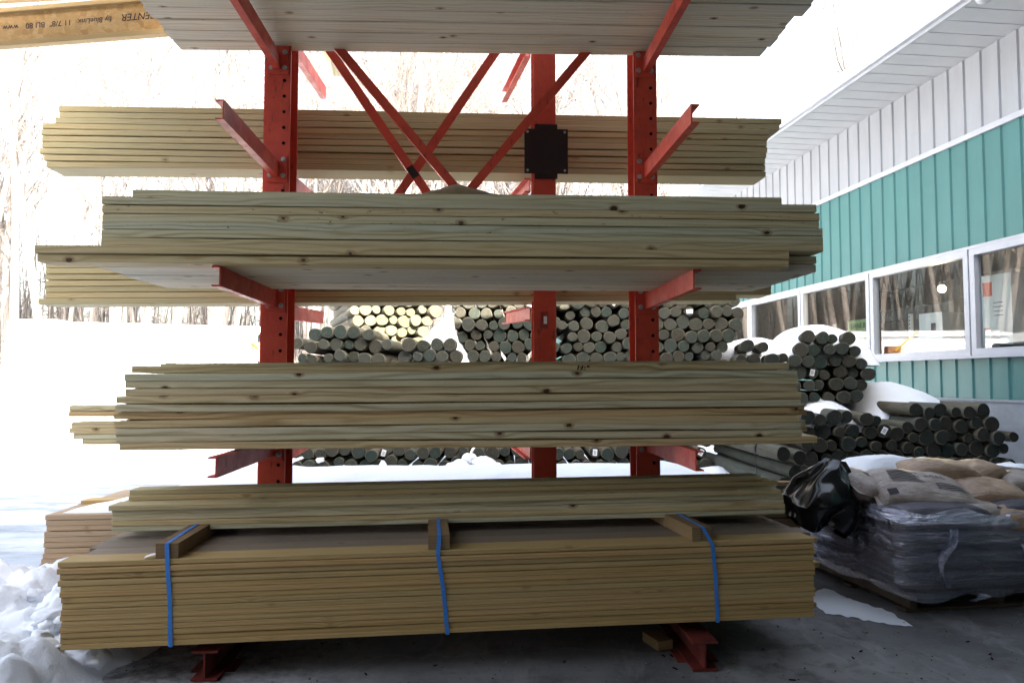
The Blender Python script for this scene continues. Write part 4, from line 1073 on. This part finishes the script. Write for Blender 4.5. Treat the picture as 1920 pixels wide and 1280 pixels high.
for i, (px, py, Y, rx, ry, h) in enumerate(((1655, 872, 5.45, .30, .25, .055), (1745, 872, 5.6, .28, .2, .06), (1890, 880, 5.6, .3, .2, .05))):
    P = onp(px, py, Y); mound('snow_cover', (P.x, P.y, P.z), rx, ry, h, PA, 60+i, f"{('long strip', 'flat pad', 'thin layer')[i]} of snow {('at the back left', 'at the back', 'at the back right')[i]} of the bag heap", -.05, 22, 2.6, .05)
# stretch film round the block
def film_mat():
    q = N('stretch_film'); q.t.nodes.remove(q.b); v, _ = q.coord(False)
    tr = q.n('ShaderNodeBsdfTransparent'); tr.inputs[0].default_value = (.60, .58, .66, 1)
    gl = q.n('ShaderNodeBsdfGlossy'); gl.inputs['Roughness'].default_value = .09; gl.inputs['Color'].default_value = (.9, .9, 1, 1)
    df = q.n('ShaderNodeBsdfDiffuse'); df.inputs[0].default_value = (.42, .42, .50, 1)
    a = q.noise(q.scale(v, (2.5, 2.5, 38)), 1, 5, .65, .8); b = q.noise(q.scale(v, (5, 5, 9)), 1.4, 4, .6, 1.)
    h = q.math('ADD', a, q.math('MULTIPLY', b, 1.4)); bp_ = q.n('ShaderNodeBump'); q.l(h, bp_.inputs['Height']); bp_.inputs['Strength'].default_value = .9; bp_.inputs['Distance'].default_value = .035
    q.l(bp_.outputs[0], gl.inputs['Normal'])
    m1 = q.n('ShaderNodeMixShader'); q.l(q.rng(a, .42, .72, .02, .24), m1.inputs[0]); q.l(tr.outputs[0], m1.inputs[1]); q.l(df.outputs[0], m1.inputs[2])
    lw = q.n('ShaderNodeLayerWeight'); lw.inputs[0].default_value = .35; q.l(bp_.outputs[0], lw.inputs['Normal'])
    m2 = q.n('ShaderNodeMixShader'); q.l(q.rng(lw.outputs['Fresnel'], 0, 1, .26, .9), m2.inputs[0]); q.l(m1.outputs[0], m2.inputs[1]); q.l(gl.outputs[0], m2.inputs[2]); q.l(m2.outputs[0], q.out.inputs[0]); return q.m
FILM = film_mat()
mb = MB(); per = []
x0, x1, y0, y1, rc = -.045, 1.36, -.045, 1.26, .09
for cx, cy, a0 in ((x1-rc, y0+rc, -PI/2), (x1-rc, y1-rc, 0), (x0+rc, y1-rc, PI/2), (x0+rc, y0+rc, PI)):
    for k in range(7): a = a0+k*PI/12; per.append((cx+rc*math.cos(a), cy+rc*math.sin(a)))
def peri(u):
    t = (u % 1)*len(per); i = int(t) % len(per); j = (i+1) % len(per); f = t-int(t); return per[i][0]*(1-f)+per[j][0]*f, per[i][1]*(1-f)+per[j][1]*f
# resample by arclength
ds = [0]
for i in range(len(per)): a, b = per[i], per[(i+1) % len(per)]; ds.append(ds[-1]+math.hypot(a[0]-b[0], a[1]-b[1]))
def peral(u):
    s = (u % 1)*ds[-1]
    for i in range(len(per)):
        if s <= ds[i+1]:
            f = (s-ds[i])/(ds[i+1]-ds[i]+1e-9); a, b = per[i], per[(i+1) % len(per)]; return a[0]+(b[0]-a[0])*f, a[1]+(b[1]-a[1])*f
    return per[0]
def film(u, v):
    x, y = peral(u); w = 2*PI*u; dv = Vector((math.cos(w), math.sin(w), 0))
    z = .07+v*.57+.02*noise.noise(Vector((x*3, y*3, v)))
    top = .60-.07*(x/1.3)+.06*noise.noise(Vector((x*2.3, y*2.3, 5)))   # sinks to the right
    z = .085+v*(top-.085)+(.03*noise.noise(Vector((x*4, y*4, 9))) if v > .95 or v < .05 else 0)
    fold = .5*abs(noise.noise(Vector((x*2.2+y*1.6, (z-.35)*16+x*2.4, 4))))+.5*abs(noise.noise(Vector((x*1.3, (z)*7-y*2, 8))))
    lay = .018*math.sin(z*53)
    cxy = Vector((x-.65, y-.6, 0)); bul = .10*noise.noise(Vector((x*1.9+3, y*1.9, z*3.5)))+.03*abs(math.sin((z-.13)*26.6))
    k = 1+(.04*fold+.2*lay)+bul-(.06*max(0, v-.86)/.14)
    if v < .15: k -= .05*(.15-v)/.15
    return Vector((.65+cxy.x*k, .6+cxy.y*k, z))
mb.grid(220, 56, film)
tag(mb.build('stretch_film', FILM, None, pp(0, 0, 0), RP), 'torn glossy stretch film wrapped round the dark bags on the pallet', 'plastic film')
# torn film tails
for i, (xx, zz, ln) in enumerate(((.40, .12, .05), (.22, .50, .42), (.78, .40, .30), (.97, .06, .1))):
    mb = MB()
    mb.grid(6, 14, lambda u, v: Vector((xx+(u-.5)*.05*(1+.5*math.sin(v*5+i))+.05*math.sin(v*4+i*2), -.085-.02*math.sin(v*9+u*5), zz-v*ln*.8)))
    tag(mb.build('film_tail', FILM, None, pp(0, 0, 0), RP), f"{('short', 'longest', 'wide', 'small low')[i]} loose tail of torn film hanging at the front of the pallet", 'plastic film')
# black plastic sheet bunched at the left of the heap
BLK = N('black_plastic'); BLK.base((.006, .006, .007)); BLK.rough(.2, .6); v_, _ = BLK.coord(False); BLK.bump(BLK.noise(v_, 4, 2, .5, .5), .35, .03)
mb = MB()
def blk(u, v):
    ph = 2*PI*u; t = v
    w = ph+.5*noise.noise(Vector((math.cos(ph)*1.5, math.sin(ph)*1.5, t*1.5)))
    fold = (.5+.5*math.sin(w*4+t*2.2))**1.5*.85+.15*(.5+.5*math.sin(w*9-t*4))
    r = (.05+.20*math.sin(min(1, t*1.25)*PI*.5))*(1-.30*max(0, t-.7)/.3)*(1-.30*t*fold-.05)
    n1 = noise.noise(Vector((math.cos(ph)*2, math.sin(ph)*2, t*4)))*.03
    return Vector((math.cos(ph)*(r+n1)*1.15+.06*(1-t), math.sin(ph)*(r+n1)*1.2, .24-.46*t+.03*math.sin(w*3)*t))
mb.grid(220, 70, blk); P = onp(1540, 925, 5.05)
tag(mb.build('black_plastic_sheet', BLK.m, None, P, tilt(0, .2, .2)), 'bunched shiny black plastic sheet at the left of the bag heap', 'plastic sheet')
# ------------------------------------------------------------------ woods
def tree_meshes(seed, H=19., slim=1.):
    rnd = random.Random(seed); tr = MB(); cr = MB()
    def branch(p, d, L, r, dep):
        n = (7, 5, 4, 3, 2)[dep]; pts = [p]; rad = [r]; q = p.copy(); dd = d.copy()
        for i in range(n):
            w = (.07, .16, .22, .28, .3)[dep]
            dd = (dd+Vector((rnd.gauss(0, w), rnd.gauss(0, w), rnd.gauss(.03, w*.5)))).normalized()
            q = q+dd*(L/n); pts.append(q.copy()); rad.append(max(.006, r*(1-(.72 if dep == 0 else .85)*(i+1)/n)))
        (tr if dep < 2 else cr).tube(pts, rad, (9, 5, 4, 3, 3)[dep], 0, False)
        if dep >= 4: return
        kids = (15, 7, 5, 4)[dep]
        for k in range(kids):
            t = rnd.uniform((.34, .25, .2, .2)[dep], 1.); f = t*n; i = min(int(f), n-1); b = pts[i].lerp(pts[i+1], f-i)
            ax = (pts[i+1]-pts[i]).normalized(); s = ax.cross(Vector((rnd.gauss(0, 1), rnd.gauss(0, 1), rnd.gauss(0, 1)))).normalized()
            a = rnd.uniform(.45, 1.0); nd = (ax*math.cos(a)+s*math.sin(a)+Vector((0, 0, .18))).normalized()
            branch(b, nd, L*(.42, .55, .55, .55)[dep]*rnd.uniform(.6, 1.15)*(1.15-.45*t), rad[i]*(.42, .5, .55, .6)[dep], dep+1)
    branch(Vector((0, 0, -.3)), Vector((rnd.gauss(0, .04), rnd.gauss(0, .04), 1)), H, rnd.uniform(.16, .27)*slim, 0)
    return tr.mesh('trunk', M['bark']), cr.mesh('crown', M['twig'])
TV = [tree_meshes(500+i, rnd_h, sl) for i, (rnd_h, sl) in enumerate(((19, 1.1), (21, 1.), (17, .8), (22, 1.25), (16, .7), (20, .9)))]
def plant(px, Y, k, sc, rz, label, group=None, x=None):
    X = (px-960)/F*Y if x is None else x
    z = gh(X, Y); root = empty('bare_tree', (X, Y, z), rotz(rz)); root.scale = (sc, sc, sc); tag(root, label, 'tree', group)
    for nm, me in zip(('trunk', 'crown'), TV[k]):
        o = bpy.data.objects.new(nm, me); COL.objects.link(o); o.parent = root
rnd = random.Random(77)
TL = 'leafless tree among the sunlit woods behind the yard'; TG = 'bare trees of the woods behind the yard'
for i in range(84):
    Y = rnd.uniform(40, 66); X = rnd.uniform(-48, 6) if i < 74 else rnd.uniform(6, 22)
    plant(0, Y, rnd.randrange(6), rnd.uniform(1.0, 1.45), rnd.uniform(0, 6), TL, TG, X)
for i in range(16):
    Y = rnd.uniform(20, 40); X = rnd.uniform(-54, -36); plant(0, Y, rnd.randrange(6), rnd.uniform(.8, 1.1), rnd.uniform(0, 6), TL, TG, X)
plant(735, 34, 0, 1.0, 1.2, 'leafless tree with thick forked trunk seen between the crossed braces')
plant(1345, 33, 4, 1.05, .4, 'slender leafless tree seen between right column and eave')
plant(95, 36, 3, 1.0, 2.2, 'thick leafless tree at the far left behind the yard')
plant(205, 37, 1, 1.0, 2.9, 'tall leafless tree left of the red column behind the yard')
# far thicket reads as one mass
mb = MB(); rnd = random.Random(5)
for i in range(1500):
    X = rnd.uniform(-95, 40); Y = rnd.uniform(66, 84); z = gh(X, Y); h = rnd.uniform(5, 17); d = Vector((rnd.gauss(0, .09), rnd.gauss(0, .05), 1))
    p = Vector((X, Y, z-.3)); r = rnd.uniform(.04, .14); mb.tube([p, p+d*h*.5, p+d*h+Vector((rnd.gauss(0, .6), 0, 0))], [r, r*.7, .02], 4, 0, False)
    for k in range(5):
        t = rnd.uniform(.25, .95); b = p+d*h*t; e = Vector((rnd.gauss(0, 1), rnd.gauss(0, .6), rnd.uniform(.3, 1.3)))*rnd.uniform(.6, 2.); mb.tube([b, b+e], [r*.4, .012], 3, 0, False)
tag(mb.build('thicket', M['twig']), 'far mass of bare winter woodland behind the trees', 'woodland', None, 'stuff')
mb = MB(); rnd = random.Random(6)
for i in range(2400):
    X = rnd.uniform(-60, 30); Y = rnd.uniform(36, 60); z = gh(X, Y); p = Vector((X, Y, z-.1))
    for k in range(3):
        e = Vector((rnd.gauss(0, .5), rnd.gauss(0, .5), rnd.uniform(.5, 2.6))); mb.tube([p, p+e*.5+Vector((rnd.gauss(0, .1), 0, 0)), p+e], [.014, .010, .005], 3, 0, False)
tag(mb.build('undergrowth', M['twig']), 'tangle of bare brush under the trees behind the yard', 'brush', None, 'stuff')

# ------------------------------------------------------------------ yard beyond the rack
WB = simple('white_sheet_metal', (.78, .79, .82), .5, .3, 0, .06, 2)
def gpt(px, py, Y): p = at(px, py, Y); return p
z0 = 1.0
A = at(108, 650, 33); Bq = at(482, 650, 36); d = (Bq-A); d.z = 0; Ls = d.length; ang = math.atan2(d.y, d.x)
sh = empty('storage_shed', (A.x, A.y, gh(A.x, A.y)), rotz(ang)); tag(sh, 'long low white shed with a snowy roof edge behind the yard', 'shed')
hs = at(108, 612, 33).z-gh(A.x, A.y)
mb = MB(); mb.box((Ls/2, 2, hs/2), (Ls, 4, hs)); mb.build('wall', WB, sh)
mb = MB(); mb.add([(-.2, -.3, hs), (Ls+.2, -.3, hs), (Ls+.2, 4.3, hs), (-.2, 4.3, hs), (-.2, 2, hs+.35), (Ls+.2, 2, hs+.35), (-.2, -.3, hs-.08), (Ls+.2, -.3, hs-.08)], [(0, 1, 5, 4), (3, 4, 5, 2), (0, 4, 3), (1, 2, 5), (6, 7, 1, 0)]); mb.build('roof', M['snow'], sh)
mb = MB()
for k in range(6): mb.box((Ls*(k+.5)/6, -.03, hs*.45), (Ls/6*.8, .04, hs*.8))
mb.build('door', WB, sh)
A = at(12, 655, 27); tr_ = empty('box_trailer', (A.x, A.y, gh(A.x, A.y)), rotz(.1)); tag(tr_, 'white box trailer with rounded roof edge at the far left', 'trailer')
ht = at(12, 598, 27).z-gh(A.x, A.y)
mb = MB(); mb.box((.85, 1.6, .45+(ht-.45)/2), (1.7, 3.2, ht-.45), None, 0, .12); mb.build('body', WB, tr_)
mb = MB(); mb.box((1.705, 1.5, ht*.62), (.02, 2.2, ht*.4)); mb.build('side_panel', simple('pale_blue_panel', (.55, .68, .75), .5), tr_)
for x in (.1, 1.6):
    mb = MB(); mb.cyl((x, 1.6, .33), (1, 0, 0), .33, .2, 18); mb.cyl((x, 1.6, .33), (1, 0, 0), .17, .22, 14, 1); mb.build('wheel', [M['hole'], WB], tr_)
# small log loader with yellow boom
P = at(479, 640, 30); ld = empty('log_loader', (P.x, P.y, gh(P.x, P.y)), rotz(.4)); ld.scale = (.75, .75, .75); tag(ld, 'small orange machine with a yellow boom left of the red column, far off', 'loader')
ORG = simple('orange_paint', (.26, .12, .06), .5); YEL = simple('yellow_paint', (.75, .5, .05), .5)
zz = P.z-gh(P.x, P.y)
mb = MB(); mb.box((0, 0, max(.5, zz)), (1., 1.6, .55), None, 0, .08); mb.box((.1, .3, max(.5, zz)+.45), (.7, .8, .5), None, 0, .06); mb.build('body', ORG, ld)
mb = MB(); mb.tube([(.1, -.2, zz+.4), (-.5, -.5, zz+1.05), (-.95, -.8, zz+1.5)], [.06, .05, .04], 6, 0); mb.tube([(.0, -.2, zz+.2), (-.4, -.5, zz+.7)], .03, 6, 0); mb.build('boom', YEL, ld)
for x in (-.55, .55):
    for y in (-.6, .6):
        mb = MB(); mb.cyl((x, y, .42), (1, 0, 0), .42, .28, 18); mb.build('wheel', M['hole'], ld)
# young conifer poking out of the snow
P = at(405, 690, 20); cf = empty('young_conifer', (P.x, P.y, gh(P.x, P.y))); tag(cf, 'thin brownish young conifer standing in the snow beyond the pale stack', 'tree')
hz = at(405, 625, 20).z-gh(P.x, P.y)
mb = MB(); mb.tube([(0, 0, 0), (0.02, 0, hz*.5), (0, 0, hz)], [.03, .02, .006], 6); mb.build('trunk', M['bark'], cf)
mb = MB(); rnd = random.Random(9)
for i in range(90):
    z = rnd.uniform(.12, .97)*hz; a = rnd.uniform(0, 6.28); l = (1-z/hz)*.42+.05; e = Vector((math.cos(a)*l, math.sin(a)*l, rnd.uniform(-.02, .08))); p = Vector((0, 0, z)); mb.tube([p, p+e], [.012, .004], 4, 0)
    for k in range(3): s = p+e*rnd.uniform(.4, 1); mb.tube([s, s+Vector((rnd.gauss(0, .05), rnd.gauss(0, .05), .04))], [.006, .003], 3, 0)
mb.build('crown', simple('conifer_green', (.07, .06, .035), .9), cf)
P = at(320, 690, 16); mb = MB(); hh = at(320, 664, 16).z-gh(P.x, P.y); mb.cyl((0, 0, hh/2), (0, 0, 1), .10, hh, 16, 0, True)
tag(mb.build('wooden_post', [M['logbark']], None, (P.x, P.y, gh(P.x, P.y))), 'short grey post standing in the snow above the pale stack', 'post')

# ------------------------------------------------------------------ the open shed the rack stands in front of (casts the shade)
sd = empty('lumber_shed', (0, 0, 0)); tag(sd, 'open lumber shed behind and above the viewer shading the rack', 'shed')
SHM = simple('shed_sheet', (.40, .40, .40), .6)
def zr(x): return max(4.40, 4.29+.14*x)
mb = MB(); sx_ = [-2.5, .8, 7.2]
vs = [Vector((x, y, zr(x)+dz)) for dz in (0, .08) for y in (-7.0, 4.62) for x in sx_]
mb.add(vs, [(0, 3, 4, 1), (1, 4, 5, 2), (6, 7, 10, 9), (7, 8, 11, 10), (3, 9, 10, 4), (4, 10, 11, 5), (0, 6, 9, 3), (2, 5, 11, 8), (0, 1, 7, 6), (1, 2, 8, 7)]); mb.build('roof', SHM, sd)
mb = MB(); mb.box((-3.9, 4.98, 4.44), (3.2, .7, .05)); mb.build('sun_blocker', SHM, sd)  # added unseen panel that keeps the sun off the joist
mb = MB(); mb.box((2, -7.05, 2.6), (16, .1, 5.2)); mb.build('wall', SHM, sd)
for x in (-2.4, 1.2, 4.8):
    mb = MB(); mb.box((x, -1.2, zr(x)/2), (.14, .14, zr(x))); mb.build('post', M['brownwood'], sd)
# taller barn further back, its gable throws the shadow across the near yard
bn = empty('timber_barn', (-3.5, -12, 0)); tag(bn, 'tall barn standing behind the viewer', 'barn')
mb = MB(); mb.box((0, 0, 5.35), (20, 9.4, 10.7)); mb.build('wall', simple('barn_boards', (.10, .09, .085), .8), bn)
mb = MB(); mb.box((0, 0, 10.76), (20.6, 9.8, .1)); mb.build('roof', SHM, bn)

# posts that nothing in the photo shows are kept as one mass behind the lumber
bpy.context.view_layer.update(); dg = bpy.context.evaluated_depsgraph_get()
mb = MB(); score = []
for b_ in B.values():
    for o, P, r, pp_ in b_.logs:
        seen = 0
        for k in range(24):
            rr = r*.9*math.sqrt((k+.5)/24); a = k*2.4; T = P+b_.rt*(rr*math.cos(a))+Vector((0, 0, rr*math.sin(a)))
            for T2 in ((T,) if k > 5 else (T, T+b_.ax*.5+Vector((0, 0, r*.5)))):
                px, py = proj(T2)
                if not (-5 < px < 1925 and -5 < py < 1285): continue
                d = (T2-CAM); hit, loc, nn, fi, ob, mt = S.ray_cast(dg, CAM, d.normalized(), distance=d.length+1)
                if hit and ob and (ob.original == o or ob.original.name.startswith(('window', 'pane', 'stretch', 'film'))): seen += 1
        score.append((99 if o.children else seen, o))
score.sort(key=lambda t: -t[0])
for i, (sc_, o) in enumerate(score):
    if sc_ >= 2 and i < 298: continue
    off = len(mb.v); me = o.data
    for v in me.vertices: mb.v.append(tuple(o.matrix_world @ v.co))
    for p in me.polygons: mb.f.append([i_+off for i_ in p.vertices]); mb.mi.append(p.material_index); mb.sm.append(p.use_smooth)
    bpy.data.objects.remove(o)
# middle rows, wholly behind the pale stack
for r_ in range(8):
    for c_ in range(36):
        x = -2.5+c_*.158+(.079 if r_ % 2 else 0); z = .62+r_*.135
        if x < 2.75: mb.cyl((x, 10.4, z), (0, 1, 0), .066, 2.3, 10, 0)
o = mb.build('fence_posts', [M['logbark'], M['logend']]); tag(o, 'mass of stacked round posts hidden behind the pale stack', 'fence posts', None, 'stuff')

# ------------------------------------------------------------------ light, sky, camera
SE, SAZ = math.radians(27), math.radians(20)     # sun behind the camera, to the right
to_sun = Vector((math.sin(SAZ)*math.cos(SE), -math.cos(SAZ)*math.cos(SE), math.sin(SE)))
sl = bpy.data.lights.new('sun', 'SUN'); sl.energy = 5.0; sl.angle = math.radians(.5); sl.color = (1, .92, .78)
so = bpy.data.objects.new('sun', sl); COL.objects.link(so); so.rotation_euler = (-to_sun).to_track_quat('-Z', 'Y').to_euler(); so.location = (8, -20, 20)
w = bpy.data.worlds.new('World'); S.world = w; w.use_nodes = True; nt = w.node_tree
sky = nt.nodes.new('ShaderNodeTexSky'); sky.sky_type = 'NISHITA'; sky.sun_disc = False; sky.sun_elevation = SE
sky.sun_rotation = math.atan2(to_sun.x, to_sun.y)
sky.dust_density = 7.0; sky.air_density = 1.2; sky.ozone_density = 1.0
bg = nt.nodes['Background']; hs_ = nt.nodes.new('ShaderNodeHueSaturation'); hs_.inputs['Saturation'].default_value = .6; hs_.inputs['Value'].default_value = 1.0; nt.links.new(sky.outputs[0], hs_.inputs['Color']); nt.links.new(hs_.outputs[0], bg.inputs[0]); bg.inputs[1].default_value = .125
cd = bpy.data.cameras.new('camera'); cam = bpy.data.objects.new('camera', cd); COL.objects.link(cam)
cam.location = CAM; cam.rotation_euler = (PI/2+PITCH, 0, 0); cd.sensor_width = 36; cd.lens = F/1920*36; cd.clip_end = 2000; cd.clip_start = .05
S.camera = cam
vs_ = S.view_settings; vs_.view_transform = 'Standard'; vs_.look = 'None'; vs_.exposure = 3.2; vs_.gamma = 1; vs_.use_curve_mapping = False
S.render.engine = 'CYCLES'; S.cycles.max_bounces = 8; S.cycles.transparent_max_bounces = 16
